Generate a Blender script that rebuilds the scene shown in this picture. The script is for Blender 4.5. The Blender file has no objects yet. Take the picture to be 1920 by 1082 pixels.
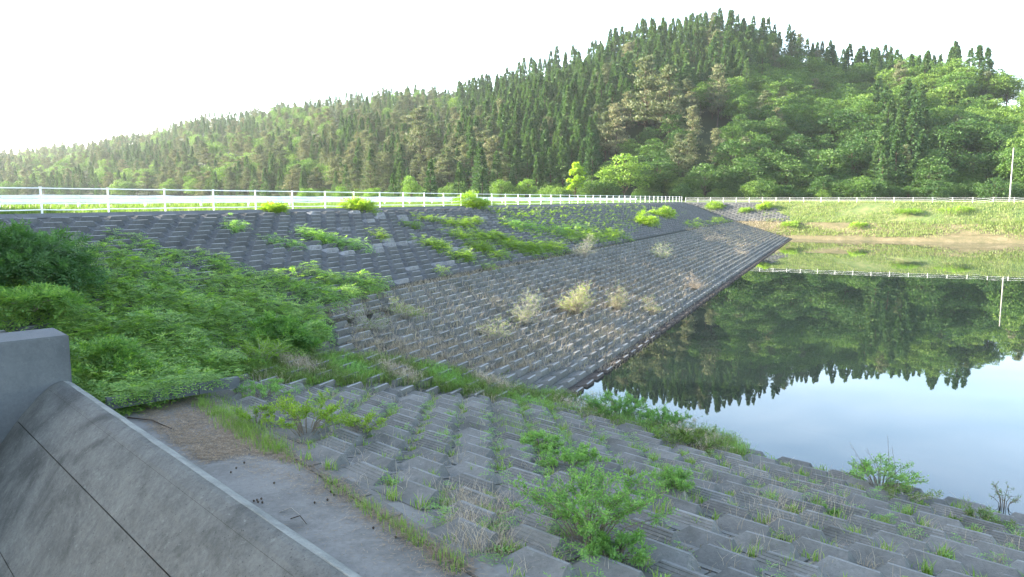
import bpy, bmesh, math, random
import numpy as np
from mathutils import Vector, Matrix

random.seed(7)
RNG = np.random.default_rng(7)
SC = bpy.context.scene
COL = SC.collection

# ------------------------------------------------------------------ camera, sky, sun, exposure
EYE = np.array([0.0, 0.0, 7.0])
F_PX = 1387.0
PITCH = math.atan(168 / 1387)
cam_d = bpy.data.cameras.new("camera")
cam_d.sensor_width = 36.0
cam_d.lens = 36.0 * F_PX / 1920.0
cam_d.clip_start = 0.1
cam_d.clip_end = 9000
cam = bpy.data.objects.new("camera", cam_d)
cam.location = EYE
cam.rotation_euler = (math.pi / 2 - PITCH, 0, 0)
COL.objects.link(cam)
SC.camera = cam

SUN_AZ = math.radians(80)      # to the left of straight ahead
SUN_EL = math.radians(17.0)
SDIR = Vector((-math.sin(SUN_AZ) * math.cos(SUN_EL), math.cos(SUN_AZ) * math.cos(SUN_EL), math.sin(SUN_EL)))
world = bpy.data.worlds.new("World")
SC.world = world
world.use_nodes = True
wn = world.node_tree
for n_ in list(wn.nodes):
    wn.nodes.remove(n_)
sky = wn.nodes.new("ShaderNodeTexSky")
sky.sky_type = 'NISHITA'
sky.sun_disc = False
sky.sun_elevation = SUN_EL
sky.sun_rotation = -SUN_AZ
sky.air_density = 1.0
sky.dust_density = 1.0
sky.ozone_density = 1.0
bgn = wn.nodes.new("ShaderNodeBackground")
bgn.inputs[1].default_value = 0.10
won = wn.nodes.new("ShaderNodeOutputWorld")
tcw = wn.nodes.new("ShaderNodeTexCoord")
mpw = wn.nodes.new("ShaderNodeMapping"); mpw.inputs["Scale"].default_value = (1.2, 2.4, 7.0); mpw.inputs["Rotation"].default_value = (.1, .15, .5)
nzw = wn.nodes.new("ShaderNodeTexNoise"); nzw.inputs["Scale"].default_value = 1.6; nzw.inputs["Detail"].default_value = 7; nzw.inputs["Roughness"].default_value = .55; nzw.inputs["Distortion"].default_value = .5
rmw = wn.nodes.new("ShaderNodeValToRGB"); rmw.color_ramp.elements[0].position = .38; rmw.color_ramp.elements[1].position = .78
rmw.color_ramp.elements[1].color = (.2, .2, .2, 1)
mxw = wn.nodes.new("ShaderNodeMix"); mxw.data_type = 'RGBA'; mxw.inputs[7].default_value = (7.5, 7.7, 8.0, 1)
wn.links.new(tcw.outputs["Generated"], mpw.inputs[0]); wn.links.new(mpw.outputs[0], nzw.inputs["Vector"]); wn.links.new(nzw.outputs["Fac"], rmw.inputs[0])
wn.links.new(rmw.outputs[0], mxw.inputs[0]); wn.links.new(sky.outputs[0], mxw.inputs[6])
wn.links.new(mxw.outputs[2], bgn.inputs[0])
wn.links.new(bgn.outputs[0], won.inputs[0])

sun_d = bpy.data.lights.new("sun", 'SUN')
sun_d.energy = 5.0
sun_d.angle = math.radians(0.6)
sun_d.color = (1.0, 0.90, 0.72)
sun = bpy.data.objects.new("sun", sun_d)
sun.rotation_euler = SDIR.to_track_quat('Z', 'Y').to_euler()
sun.location = (-60, 60, 60)
COL.objects.link(sun)

SC.view_settings.view_transform = 'Standard'
SC.view_settings.look = 'None'
SC.view_settings.gamma = 1.0
SC.view_settings.use_curve_mapping = False
SC.view_settings.exposure = 3.08
SC.render.engine = 'CYCLES'
SC.cycles.max_bounces = 6
SC.cycles.diffuse_bounces = 3
SC.cycles.glossy_bounces = 3
SC.cycles.transmission_bounces = 4
SC.cycles.transparent_max_bounces = 8
SC.cycles.volume_bounces = 0
SC.cycles.use_denoising = True

# ------------------------------------------------------------------ picture / place conversion (used only to find where things stand)
def cam_ray(x, y):
    a, b = x - 960.0, 541.0 - y
    c, s = math.cos(PITCH), math.sin(PITCH)
    return np.array([a, F_PX * c + b * s, b * c - F_PX * s])

def proj(p):
    p = np.asarray(p, float) - EYE
    c, s = math.cos(PITCH), math.sin(PITCH)
    fw = p[..., 1] * c - p[..., 2] * s
    up = p[..., 2] * c + p[..., 1] * s
    fw = np.where(fw < 0.01, 0.01, fw)
    return 960 + F_PX * p[..., 0] / fw, 541 - F_PX * up / fw, fw

V2 = np.array([.41, .912]); V2 /= np.linalg.norm(V2)      # along the dam, away
W2 = np.array([V2[1], -V2[0]])                            # across the dam, into the pond
W_CREST, W_BERM, W_WATER = -30.5, -19.8, -9.05
Z_CREST, Z_BERM = 6.32, 2.8
V_SHORE, V_BERM, V_FENCE = 139.3, 145.5, 153.0
N2 = np.array([.674, .739]); N2 /= np.linalg.norm(N2)     # across the near slope, into the pond
U2 = np.array([N2[1], -N2[0]])
N_OFF, N_S = 18.9, 0.187

def wv(w, v, z=None):
    p = w * W2 + v * V2
    return (p[0], p[1]) if z is None else (p[0], p[1], z)

def z_near(x, y):
    return N_S * (N_OFF - (N2[0] * x + N2[1] * y))

def dam_z(w):
    return np.interp(w, [-80, -60, -40, W_CREST, W_BERM, W_WATER, W_WATER + 12], [3.0, 4.5, 6.3, Z_CREST, Z_BERM, 0, -3.1])

def far_z(v):
    return np.interp(v, [V_SHORE - 12, V_SHORE, V_BERM, V_FENCE], [-3, 0, Z_BERM, Z_CREST])

def hit_near(x, y, lift=0.0):
    r = cam_ray(x, y)
    t = (N_S * N_OFF + lift - 7) / (r[2] + N_S * (N2 @ r[:2]))
    return r * t + EYE

def hit_z(x, y, z):
    r = cam_ray(x, y)
    return r * ((z - 7) / r[2]) + EYE

E_FAR = hit_near(352, 733); E_NEAR = hit_near(880, 1080)
EDIR = (E_NEAR - E_FAR); EDIR = EDIR / np.linalg.norm(EDIR[:2])
E_END = E_FAR + EDIR * 24.0
WEIR_A = hit_z(122, 714, 2.8); WEIR_B = hit_z(660, 1082, 2.8)
WDIR = (WEIR_B - WEIR_A)[:2]; WDIR /= np.linalg.norm(WDIR)
WDOWN = np.array([WDIR[1], -WDIR[0]])
if WDOWN[1] > 0: WDOWN = -WDOWN
ENRM = np.array([-EDIR[1], EDIR[0]])
ENRM /= np.linalg.norm(ENRM)
if ENRM @ N2 < 0: ENRM = -ENRM

def apron_z(x, y):
    s = (x - E_FAR[0]) * EDIR[0] + (y - E_FAR[1]) * EDIR[1]
    return E_FAR[2] + EDIR[2] * s

def ground_z(x, y):
    """height of the place near the pond"""
    w = x * W2[0] + y * W2[1]
    v = x * V2[0] + y * V2[1]
    zd = float(dam_z(w))
    if v > 120:
        zd = max(zd, float(far_z(v)))
    d = (x - E_FAR[0]) * ENRM[0] + (y - E_FAR[1]) * ENRM[1]
    zn = z_near(x, y)
    if d < 0 or zn > 2.6:
        zn = min(apron_z(x, y), 2.6)
    return max(zd, zn)

def hit_ground(px, py):
    r = cam_ray(px, py); r = r / np.linalg.norm(r)
    t = 5.0
    while t < 260:
        p = EYE + r * t
        if p[2] <= ground_z(p[0], p[1]):
            lo, hi = t - (0.02 * t), t
            for _ in range(12):
                m = (lo + hi) / 2
                q = EYE + r * m
                if q[2] <= ground_z(q[0], q[1]): hi = m
                else: lo = m
            return EYE + r * hi
        t += 0.02 * t
    return None

# ------------------------------------------------------------------ object helpers
def tag(o, label=None, cat=None, group=None, kind=None):
    if label: o["label"] = label
    if cat: o["category"] = cat
    if group: o["group"] = group
    if kind: o["kind"] = kind
    return o

def new_mesh(name, verts, faces, mat=None, smooth=False):
    me = bpy.data.meshes.new(name)
    me.from_pydata([tuple(map(float, v)) for v in verts], [], [tuple(f) for f in faces])
    mats = mat if isinstance(mat, (list, tuple)) else [mat]
    for m in mats:
        if m: me.materials.append(m)
    me.polygons.foreach_set("use_smooth", [bool(smooth)] * len(me.polygons))
    me.update()
    return me

def link(name, me, parent=None, loc=None):
    o = bpy.data.objects.new(name, me)
    COL.objects.link(o)
    if parent is not None: o.parent = parent
    if loc is not None: o.location = loc
    return o

def empty(name, loc=(0, 0, 0), rz=0.0, label=None, cat=None, group=None):
    o = bpy.data.objects.new(name, None)
    o.empty_display_size = 0.3
    COL.objects.link(o)
    o.location = loc
    o.rotation_euler = (0, 0, rz)
    return tag(o, label, cat, group)

def structure(name, verts, faces, mat):
    o = link(name, new_mesh(name, verts, faces, mat))
    return tag(o, kind="structure")

class Geo:
    """collects quads and triangles in bulk"""
    def __init__(self):
        self.v = []; self.f4 = []; self.f3 = []; self.m4 = []; self.m3 = []; self.n = 0
    def add(self, V, F, mi=0):
        V = np.asarray(V, float).reshape(-1, 3); F = np.asarray(F, int)
        if len(F) == 0: return
        self.v.append(V)
        if F.shape[1] == 4:
            self.f4.append(F + self.n); self.m4.append(np.full(len(F), mi))
        else:
            self.f3.append(F + self.n); self.m3.append(np.full(len(F), mi))
        self.n += len(V)
    def leaves(self, P, D, N, L, Wd, mi=0, mid=.45):
        P = np.asarray(P, float); k = len(P)
        if k == 0: return
        D = unit(np.asarray(D, float)); N = np.asarray(N, float)
        S = unit(np.cross(D, N))
        L = np.broadcast_to(np.asarray(L, float).reshape(-1, 1), (k, 1)); Wd = np.broadcast_to(np.asarray(Wd, float).reshape(-1, 1), (k, 1))
        V = np.stack([P, P + D * L * mid + S * Wd / 2, P + D * L, P + D * L * mid - S * Wd / 2], 1).reshape(-1, 3)
        F = np.arange(4 * k).reshape(-1, 4)
        self.add(V, F, mi)
    def tube(self, pts, radii, sides=4, mi=0):
        pts = np.asarray(pts, float); k = len(pts)
        radii = np.broadcast_to(np.asarray(radii, float), (k,))
        d = np.gradient(pts, axis=0); d = unit(d)
        ref = np.array([0.31, 0.17, 0.93]) if abs(d[0][2]) < .9 else np.array([1., .1, 0])
        a = unit(np.cross(d, ref)); b = np.cross(d, a)
        ang = np.linspace(0, 2 * np.pi, sides, endpoint=False)
        V = pts[:, None] + radii[:, None, None] * (np.cos(ang)[None, :, None] * a[:, None] + np.sin(ang)[None, :, None] * b[:, None])
        F = []
        for i in range(k - 1):
            for j in range(sides):
                F.append((i * sides + j, i * sides + (j + 1) % sides, (i + 1) * sides + (j + 1) % sides, (i + 1) * sides + j))
        self.add(V.reshape(-1, 3), F, mi)
    def box(self, c, ax, half, mi=0):
        c = np.asarray(c, float); ax = np.asarray(ax, float); h = np.asarray(half, float)
        V = [c + sx * h[0] * ax[0] + sy * h[1] * ax[1] + sz * h[2] * ax[2] for sx in (-1, 1) for sy in (-1, 1) for sz in (-1, 1)]
        self.add(V, [(0, 1, 3, 2), (4, 6, 7, 5), (0, 4, 5, 1), (2, 3, 7, 6), (0, 2, 6, 4), (1, 5, 7, 3)], mi)
    def mesh(self, name, mats, smooth=False):
        me = bpy.data.meshes.new(name)
        if not isinstance(mats, (list, tuple)): mats = [mats]
        for m in mats: me.materials.append(m)
        V = np.concatenate(self.v) if self.v else np.zeros((0, 3))
        F4 = np.concatenate(self.f4) if self.f4 else np.zeros((0, 4), int)
        F3 = np.concatenate(self.f3) if self.f3 else np.zeros((0, 3), int)
        mi = np.concatenate(self.m4 + self.m3) if (self.m4 or self.m3) else np.zeros(0, int)
        me.vertices.add(len(V)); me.vertices.foreach_set("co", V.astype(np.float32).ravel())
        nl = F4.size + F3.size
        me.loops.add(nl)
        me.loops.foreach_set("vertex_index", np.concatenate([F4.ravel(), F3.ravel()]).astype(np.int32))
        me.polygons.add(len(F4) + len(F3))
        st = np.concatenate([np.arange(len(F4)) * 4, F4.size + np.arange(len(F3)) * 3])
        tot = np.concatenate([np.full(len(F4), 4), np.full(len(F3), 3)])
        me.polygons.foreach_set("loop_start", st.astype(np.int32))
        me.polygons.foreach_set("loop_total", tot.astype(np.int32))
        me.polygons.foreach_set("material_index", mi.astype(np.int32))
        me.polygons.foreach_set("use_smooth", np.full(len(st), bool(smooth)))
        me.update(calc_edges=True)
        return me

def unit(a):
    a = np.asarray(a, float)
    return a / np.maximum(np.linalg.norm(a, axis=-1, keepdims=True), 1e-9)

def rnd(n, lo=0., hi=1.):
    return RNG.uniform(lo, hi, n)

# ------------------------------------------------------------------ materials
class NT:
    def __init__(self, name):
        self.m = bpy.data.materials.new(name); self.m.use_nodes = True
        self.t = self.m.node_tree
        for n in list(self.t.nodes): self.t.nodes.remove(n)
        self.out = self.n("ShaderNodeOutputMaterial")
    def n(self, ty, **kw):
        nd = self.t.nodes.new(ty)
        for k, v in kw.items(): setattr(nd, k, v)
        return nd
    def l(self, a, b): self.t.links.new(a, b)
    def noise(self, vec, scale, detail=4, rough=.6, dist=0.0):
        nd = self.n("ShaderNodeTexNoise"); nd.inputs["Scale"].default_value = scale
        nd.inputs["Detail"].default_value = detail; nd.inputs["Roughness"].default_value = rough
        nd.inputs["Distortion"].default_value = dist
        if vec is not None: self.l(vec, nd.inputs["Vector"])
        return nd.outputs["Fac"]
    def ramp(self, fac, stops):
        nd = self.n("ShaderNodeValToRGB")
        e = nd.color_ramp.elements
        while len(e) < len(stops): e.new(.5)
        for i, (p, c) in enumerate(stops):
            e[i].position = p; e[i].color = (*c, 1) if len(c) == 3 else c
        self.l(fac, nd.inputs[0]); return nd.outputs[0]
    def mix(self, fac, a, b, mode='MIX'):
        nd = self.n("ShaderNodeMix", data_type='RGBA', blend_type=mode)
        for sock, v in ((nd.inputs[0], fac), (nd.inputs[6], a), (nd.inputs[7], b)):
            if isinstance(v, (int, float)): sock.default_value = v
            elif isinstance(v, tuple): sock.default_value = (*v, 1)
            else: self.l(v, sock)
        return nd.outputs[2]
    def math(self, op, a, b=0.5):
        nd = self.n("ShaderNodeMath", operation=op)
        for s, v in zip(nd.inputs, (a, b)):
            if isinstance(v, (int, float)): s.default_value = v
            else: self.l(v, s)
        return nd.outputs[0]
    def pos(self): return self.n("ShaderNodeNewGeometry").outputs["Position"]
    def mapping(self, vec, scale, rot=(0, 0, 0)):
        nd = self.n("ShaderNodeMapping"); nd.inputs["Scale"].default_value = scale; nd.inputs["Rotation"].default_value = rot
        self.l(vec, nd.inputs["Vector"]); return nd.outputs[0]
    def bsdf(self, col, rough=.9, spec=.3, bump=None, bstr=.3, bdist=.02, metal=0.0):
        b = self.n("ShaderNodeBsdfPrincipled")
        if isinstance(col, tuple): b.inputs["Base Color"].default_value = (*col, 1)
        else: self.l(col, b.inputs["Base Color"])
        if isinstance(rough, (int, float)): b.inputs["Roughness"].default_value = rough
        else: self.l(rough, b.inputs["Roughness"])
        b.inputs["Specular IOR Level"].default_value = spec
        b.inputs["Metallic"].default_value = metal
        if bump is not None:
            bn = self.n("ShaderNodeBump"); bn.inputs["Strength"].default_value = bstr; bn.inputs["Distance"].default_value = bdist
            self.l(bump, bn.inputs["Height"]); self.l(bn.outputs[0], b.inputs["Normal"])
        self.l(b.outputs[0], self.out.inputs["Surface"])
        return b

def concrete(name, lo, hi, stain=(.05, .05, .045), stain_amt=.5, rnd_amt=.35, scale=1.0, lichen=None, pits=.0, streak=None):
    t = NT(name); p = t.pos()
    n1 = t.noise(p, 1.3 * scale, 5, .65); n2 = t.noise(p, 14 * scale, 4, .7); n3 = t.noise(p, 90 * scale, 3, .7)
    base = t.ramp(t.math('ADD', t.math('MULTIPLY', n1, .55), t.math('MULTIPLY', n2, .45)), [(.32, lo), (.68, hi)])
    st = t.ramp(t.noise(p, .55 * scale, 5, .7, .6), [(.48, (0, 0, 0)), (.66, (1, 1, 1))])
    base = t.mix(t.math('MULTIPLY', st, stain_amt), base, stain)
    if lichen:
        li = t.ramp(t.noise(p, 5.5 * scale, 6, .75, .3), [(.60, (0, 0, 0)), (.70, (1, 1, 1))])
        base = t.mix(t.math('MULTIPLY', li, .6), base, lichen)
    if streak is not None:
        sv = t.mapping(p, (9, .7, 9), streak)
        sm = t.ramp(t.noise(sv, 1.0, 4, .65), [(.40, (0, 0, 0)), (.62, (1, 1, 1))])
        base = t.mix(t.math('MULTIPLY', sm, .22), base, stain)
        sp = t.ramp(t.noise(p, 2.2, 6, .75, 1.2), [(.56, (0, 0, 0)), (.66, (1, 1, 1))])
        base = t.mix(t.math('MULTIPLY', sp, .35), base, hi)
    if pits:
        pm_ = t.ramp(t.noise(t.mapping(p, (1, 1, 1.8)), 26 * scale, 3, .6), [(.31, (1, 1, 1)), (.37, (0, 0, 0))])
        base = t.mix(t.math('MULTIPLY', pm_, pits), base, (.018, .02, .02))
        gm_ = t.noise(p, 75, 3, .8)
        base = t.mix(t.math('MULTIPLY', t.ramp(gm_, [(.5, (0, 0, 0)), (.75, (1, 1, 1))]), pits * .5), base, hi)
    oi = t.n("ShaderNodeObjectInfo").outputs["Random"]; ri = t.n("ShaderNodeNewGeometry").outputs["Random Per Island"]
    r = t.math('FRACT', t.math('ADD', oi, ri))
    k = t.math('ADD', t.math('MULTIPLY', r, rnd_amt), 1 - rnd_amt / 2)
    cc = t.n("ShaderNodeCombineXYZ"); [t.l(k, cc.inputs[i]) for i in range(3)]
    col = t.mix(1.0, base, cc.outputs[0], 'MULTIPLY')
    pit = t.ramp(t.noise(p, 45 * scale, 2, .5), [(.30, (0, 0, 0)), (.38, (1, 1, 1))])
    if streak is not None: h_big = t.noise(p, 3.5, 5, .7, .8)
    h = t.math('ADD', t.math('MULTIPLY', n2, .6), t.math('ADD', t.math('MULTIPLY', n3, .35), t.math('MULTIPLY', pit, .25)))
    if streak is not None: h = t.math('ADD', t.math('MULTIPLY', h, 1.0), t.math('MULTIPLY', h_big, .7))
    t.bsdf(col, .93, .25, h, .75 if streak is not None else .55, .035 if streak is not None else .02)
    return t.m

def leafmat(name, c1, c2, c3=None, transl=.4, rough=.55, spec=.25):
    t = NT(name)
    g = t.n("ShaderNodeNewGeometry")
    oi = t.n("ShaderNodeObjectInfo").outputs["Random"]
    nn = t.noise(t.pos(), .35, 3, .6)
    f = t.math('FRACT', t.math('ADD', t.math('MULTIPLY', g.outputs["Random Per Island"], 1.0), 0))
    f = t.math('ADD', t.math('MULTIPLY', f, .5), t.math('ADD', t.math('MULTIPLY', oi, .35), t.math('MULTIPLY', nn, .3)))
    stops = [(.2, c1), (.85, c2)] if c3 is None else [(.15, c1), (.6, c2), (.98, c3)]
    col = t.ramp(f, stops)
    b = t.n("ShaderNodeBsdfPrincipled"); t.l(col, b.inputs["Base Color"]); b.inputs["Roughness"].default_value = rough
    b.inputs["Specular IOR Level"].default_value = spec
    tr = t.n("ShaderNodeBsdfTranslucent")
    tc = t.mix(1.0, col, (1.35, 1.5, .55), 'MULTIPLY'); t.l(tc, tr.inputs[0])
    mx = t.n("ShaderNodeMixShader"); mx.inputs[0].default_value = transl
    t.l(b.outputs[0], mx.inputs[1]); t.l(tr.outputs[0], mx.inputs[2]); t.l(mx.outputs[0], t.out.inputs["Surface"])
    return t.m

def ground(name, stops, s1=.6, s2=9., bump=.6, bd=.05):
    t = NT(name); p = t.pos()
    n1 = t.noise(p, s1, 6, .65, .4); n2 = t.noise(p, s2, 5, .7)
    f = t.math('ADD', t.math('MULTIPLY', n1, .55), t.math('MULTIPLY', n2, .45))
    t.bsdf(t.ramp(f, stops), .97, .15, t.math('ADD', n2, t.noise(p, s2 * 6, 3, .7)), bump, bd)
    return t.m

WD_X, WD_Y = .692, -.722
M_BLOCK = concrete("block_concrete", (.084, .084, .076), (.162, .161, .148), (.045, .048, .038), .55, .35, lichen=(.24, .24, .215), pits=.45)
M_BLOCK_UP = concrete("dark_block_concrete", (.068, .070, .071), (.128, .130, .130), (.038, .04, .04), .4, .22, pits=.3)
M_EDGE = concrete("skylit_worn_edge_concrete", (.16, .162, .158), (.27, .27, .262), (.09, .09, .085), .4, .3)  # paler ridge tops: sky light put into the colour, with some wear
M_EDGE_SOFT = concrete("skylit_rubbed_edge_concrete", (.12, .123, .117), (.20, .203, .194), (.06, .06, .055), .5, .3, pits=.4)  # softer near-slope version, light on the ridge tops also in the colour
M_BLOCK_PALE = concrete("pale_block_concrete", (.12, .122, .125), (.30, .30, .305), (.08, .08, .08), .8, .2, scale=3)
M_BLOCK_WET = concrete("algae_stained_concrete", (.04, .032, .028), (.085, .07, .058), (.03, .02, .018), .5, .3)
M_WEIR = concrete("spillway_concrete", (.070, .072, .066), (.155, .157, .144), (.032, .034, .031), .8, .12, lichen=(.22, .23, .215), pits=.8, streak=(0, 0, math.atan2(-WD_X, WD_Y)))
M_WEIRTOP = concrete("sunlit_worn_crest_concrete", (.13, .135, .122), (.27, .275, .25), (.07, .075, .07), .5, .1, scale=2)  # pale crest edge: sunlit highlight put into the colour along with wear
M_PIER = concrete("pier_concrete", (.075, .083, .088), (.115, .124, .13), (.05, .055, .06), .5, .1, lichen=(.15, .16, .16))
M_APRON = concrete("apron_concrete", (.115, .113, .103), (.20, .195, .18), (.055, .053, .044), .65, .1, pits=.4)
M_JOINT = ground("dark_joint", [(.3, (.02, .02, .016)), (.7, (.05, .045, .035))])
M_BED = ground("silted_bed", [(.3, (.025, .026, .018)), (.55, (.05, .05, .038)), (.75, (.09, .078, .055))], .9, 12)
M_BEDUP = ground("bed_concrete", [(.3, (.05, .053, .056)), (.7, (.085, .09, .092))], .9, 12, .3, .02)
M_SOIL = ground("dark_soil", [(.3, (.03, .03, .018)), (.7, (.08, .07, .045))])
M_MUD = ground("pond_mud", [(.3, (.02, .018, .01)), (.7, (.05, .04, .025))])
M_SHORE = ground("pale_shore", [(.28, (.06, .07, .03)), (.5, (.13, .11, .06)), (.72, (.24, .19, .12))], .5, 3)
M_TURF = ground("turf", [(.28, (.04, .08, .02)), (.48, (.08, .12, .038)), (.68, (.20, .18, .09))], .10, .9)
M_TERRAIN = ground("forest_ground", [(.3, (.012, .02, .008)), (.7, (.035, .05, .018))], .05, .6)
M_ROAD = ground("gravel_road", [(.3, (.10, .10, .085)), (.7, (.18, .17, .14))], .3, 8)

M_WHITE = NT("white_paint"); _p = M_WHITE.pos()
M_WHITE.bsdf(M_WHITE.ramp(M_WHITE.noise(_p, 2.5, 5, .7), [(.3, (.62, .63, .62)), (.6, (.80, .81, .81))]), .45, .5); M_WHITE = M_WHITE.m
M_RAILW = NT("white_beam"); M_RAILW.bsdf(M_RAILW.ramp(M_RAILW.noise(M_RAILW.pos(), .8, 5, .7), [(.35, (.66, .67, .66)), (.6, (.84, .85, .85))]), .5, .4); M_RAILW = M_RAILW.m
M_POLE = concrete("pole_concrete", (.28, .27, .25), (.40, .39, .36), (.3, .3, .28), .3, .05)
M_BARK = ground("bark", [(.3, (.035, .025, .018)), (.7, (.10, .075, .055))], 2, 14)
M_DEAD = ground("bleached_wood", [(.3, (.20, .18, .15)), (.7, (.42, .39, .33))], 2, 20, .3, .01)
M_CEDAR = leafmat("cedar_needles", (.022, .056, .022), (.045, .100, .034), (.095, .155, .05), .25, .7)
M_PINE = leafmat("pine_needles", (.040, .066, .032), (.082, .105, .052), (.18, .16, .10), .22, .7)
M_BROAD = leafmat("broad_leaves", (.032, .082, .018), (.078, .15, .030), (.17, .25, .052), .34)
M_BROADL = leafmat("young_broad_leaves", (.06, .13, .024), (.12, .21, .038), (.20, .29, .056), .38)
M_VINE = leafmat("vine_leaves", (.048, .12, .028), (.12, .24, .050), (.30, .42, .09), .36)
M_VINED = leafmat("dark_vine_leaves", (.036, .09, .028), (.07, .155, .045), (.13, .23, .06), .35)
M_SHRUB = leafmat("willow_leaves", (.095, .20, .055), (.17, .31, .085), (.28, .43, .13), .42)
M_LIME = leafmat("lime_leaves", (.085, .17, .02), (.17, .275, .030), (.31, .40, .055), .38)
M_GRASS = leafmat("grass_blades", (.08, .15, .035), (.15, .25, .055), (.27, .34, .10), .4)
M_GRASSD = leafmat("meadow_blades", (.06, .11, .03), (.12, .18, .05), (.24, .26, .11), .4)
M_STRAW = leafmat("dry_stems", (.22, .175, .135), (.36, .30, .24), (.54, .47, .39), .2, .8)
M_RUST = leafmat("rusty_litter", (.11, .08, .052), (.22, .165, .11), (.36, .29, .205), .1, .85)
M_TWIG = ground("grey_twigs", [(.3, (.10, .08, .06)), (.7, (.26, .22, .17))], 3, 20, .2, .01)

# ------------------------------------------------------------------ water
tw = NT("pond_surface")
pw = tw.pos()
nz = tw.noise(tw.mapping(pw, (.9, .35, 1)), 1.2, 3, .5)
nz2 = tw.noise(tw.mapping(pw, (.12, .05, 1)), 1.0, 2, .5)
bmp = tw.n("ShaderNodeBump"); bmp.inputs["Strength"].default_value = .045; bmp.inputs["Distance"].default_value = .03
tw.l(tw.math('ADD', tw.math('MULTIPLY', nz, .5), tw.math('MULTIPLY', nz2, 2.0)), bmp.inputs["Height"])
fr = tw.n("ShaderNodeFresnel"); fr.inputs["IOR"].default_value = 1.75
tw.l(bmp.outputs[0], fr.inputs["Normal"])
gl = tw.n("ShaderNodeBsdfGlossy"); gl.inputs["Roughness"].default_value = .012
gl.inputs["Color"].default_value = (.97, .99, 1, 1)
tw.l(bmp.outputs[0], gl.inputs["Normal"])
tp = tw.n("ShaderNodeBsdfTransparent"); tp.inputs[0].default_value = (.50, .46, .34, 1)
df = tw.n("ShaderNodeBsdfDiffuse"); df.inputs[0].default_value = (.012, .020, .018, 1)
m1 = tw.n("ShaderNodeMixShader"); m1.inputs[0].default_value = .25
tw.l(tp.outputs[0], m1.inputs[2]); tw.l(df.outputs[0], m1.inputs[1])
m2 = tw.n("ShaderNodeMixShader"); tw.l(fr.outputs[0], m2.inputs[0]); tw.l(m1.outputs[0], m2.inputs[1]); tw.l(gl.outputs[0], m2.inputs[2])
tw.l(m2.outputs[0], tw.out.inputs["Surface"])
M_WATER = tw.m

pond = [wv(W_WATER - 1.5, -25, 0), wv(95, -60, 0), wv(150, V_SHORE + .8, 0), wv(W_WATER - 1.5, V_SHORE + .8, 0)]
structure("pond_water", pond, [(0, 1, 2, 3)], M_WATER)
bedp = [wv(-12, -30, -1.6), wv(98, -65, -1.6), wv(155, V_SHORE + 6, -1.6), wv(-12, V_SHORE + 6, -1.6)]
structure("pond_bottom", bedp, [(0, 1, 2, 3)], M_MUD)

# ------------------------------------------------------------------ slopes
lower = structure("lower_embankment_slope", [wv(W_BERM, 12.6, Z_BERM), wv(W_WATER + 7, 12.6, dam_z(W_WATER + 7)), wv(W_WATER + 7, V_BERM, dam_z(W_WATER + 7)), wv(W_BERM, V_BERM, Z_BERM)], [(0, 1, 2, 3)], M_BED)
upper = structure("upper_embankment_slope", [wv(W_CREST, -8, Z_CREST), wv(W_BERM, -8, Z_BERM), wv(W_BERM, V_FENCE, Z_BERM), wv(W_CREST, V_FENCE, Z_CREST)], [(0, 1, 2, 3)], M_BEDUP)
def npt(s, n_):
    p = s * U2 + n_ * N2
    return (p[0], p[1], z_near(p[0], p[1]))
poly = [tuple(E_END), tuple(E_FAR)]
for q in ((-13.5, 18.5), (-24, 27)):
    poly.append((q[0], q[1], min(z_near(*q), 2.6)))
poly += [npt(-20, 27), npt(45, 27), npt(45, 3)]
near = structure("near_bank_slope", poly, [tuple(range(len(poly)))], M_BED)
structure("berm_ground", [wv(-17.2, 12.4, 2.42), wv(-17.2, 26, 2.42), wv(-27, 26, 2.42), wv(-27, 12.4, 2.42)], [(0, 1, 2, 3)], M_SOIL)
# apron in front of the spillway crest
a0 = np.array([*WEIR_A[:2], 0]); wfar = WEIR_A[:2] - WDOWN * -.1; 
wl = WEIR_A[:2] - WDOWN * .2; wl_end = wl + WDIR * 24; wl0 = wl - WDIR * .2
ek0 = E_FAR[:2] - EDIR[:2] * 1.5
ap = [(ek0[0], ek0[1]), (E_END[0], E_END[1]), tuple(wl_end), tuple(wl0)]
apv = [(x, y, apron_z(x, y) + .012) for x, y in ap]
apv += [(x, y, z - 1.2) for x, y, z in apv]
structure("spillway_apron", apv, [(0, 1, 2, 3), (0, 4, 5, 1), (1, 5, 6, 2), (2, 6, 7, 3), (3, 7, 4, 0)], M_APRON)
structure("downstream_channel", [(-22, -12, -4), (4, -12, -4), (4, 22, -4), (-22, 22, -4)], [(0, 1, 2, 3)], M_SOIL)

# far bank: two profiles in one sheet
def far_strip(name, w0, w1, v0, z0, v1, z1, mat, nw=40, nv=6, amp=0.0):
    V = []; F = []
    for i in range(nw + 1):
        for j in range(nv + 1):
            w = w0 + (w1 - w0) * i / nw; s = j / nv
            x, y = wv(w, v0 + (v1 - v0) * s)
            z = z0 + (z1 - z0) * s + amp * (math.sin(w * .31) * math.sin(s * 5 + w * .1)) * min(1, 4 * s * (1 - s))
            V.append((x, y, z))
    for i in range(nw):
        for j in range(nv):
            a = i * (nv + 1) + j; F.append((a, a + 1, a + nv + 2, a + nv + 1))
    return structure(name, V, F, mat)
zq = float(far_z(V_SHORE + 2.4))
far_strip("far_shore", W_BERM, 140, V_SHORE - 6, -2.2, V_SHORE + 2.4, zq, M_SHORE, 60, 8, .10)
far_strip("far_lower_bank", W_BERM, 140, V_SHORE + 2.3, zq + .01, V_BERM, Z_BERM, M_SHORE, 60, 6, .10)
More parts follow.
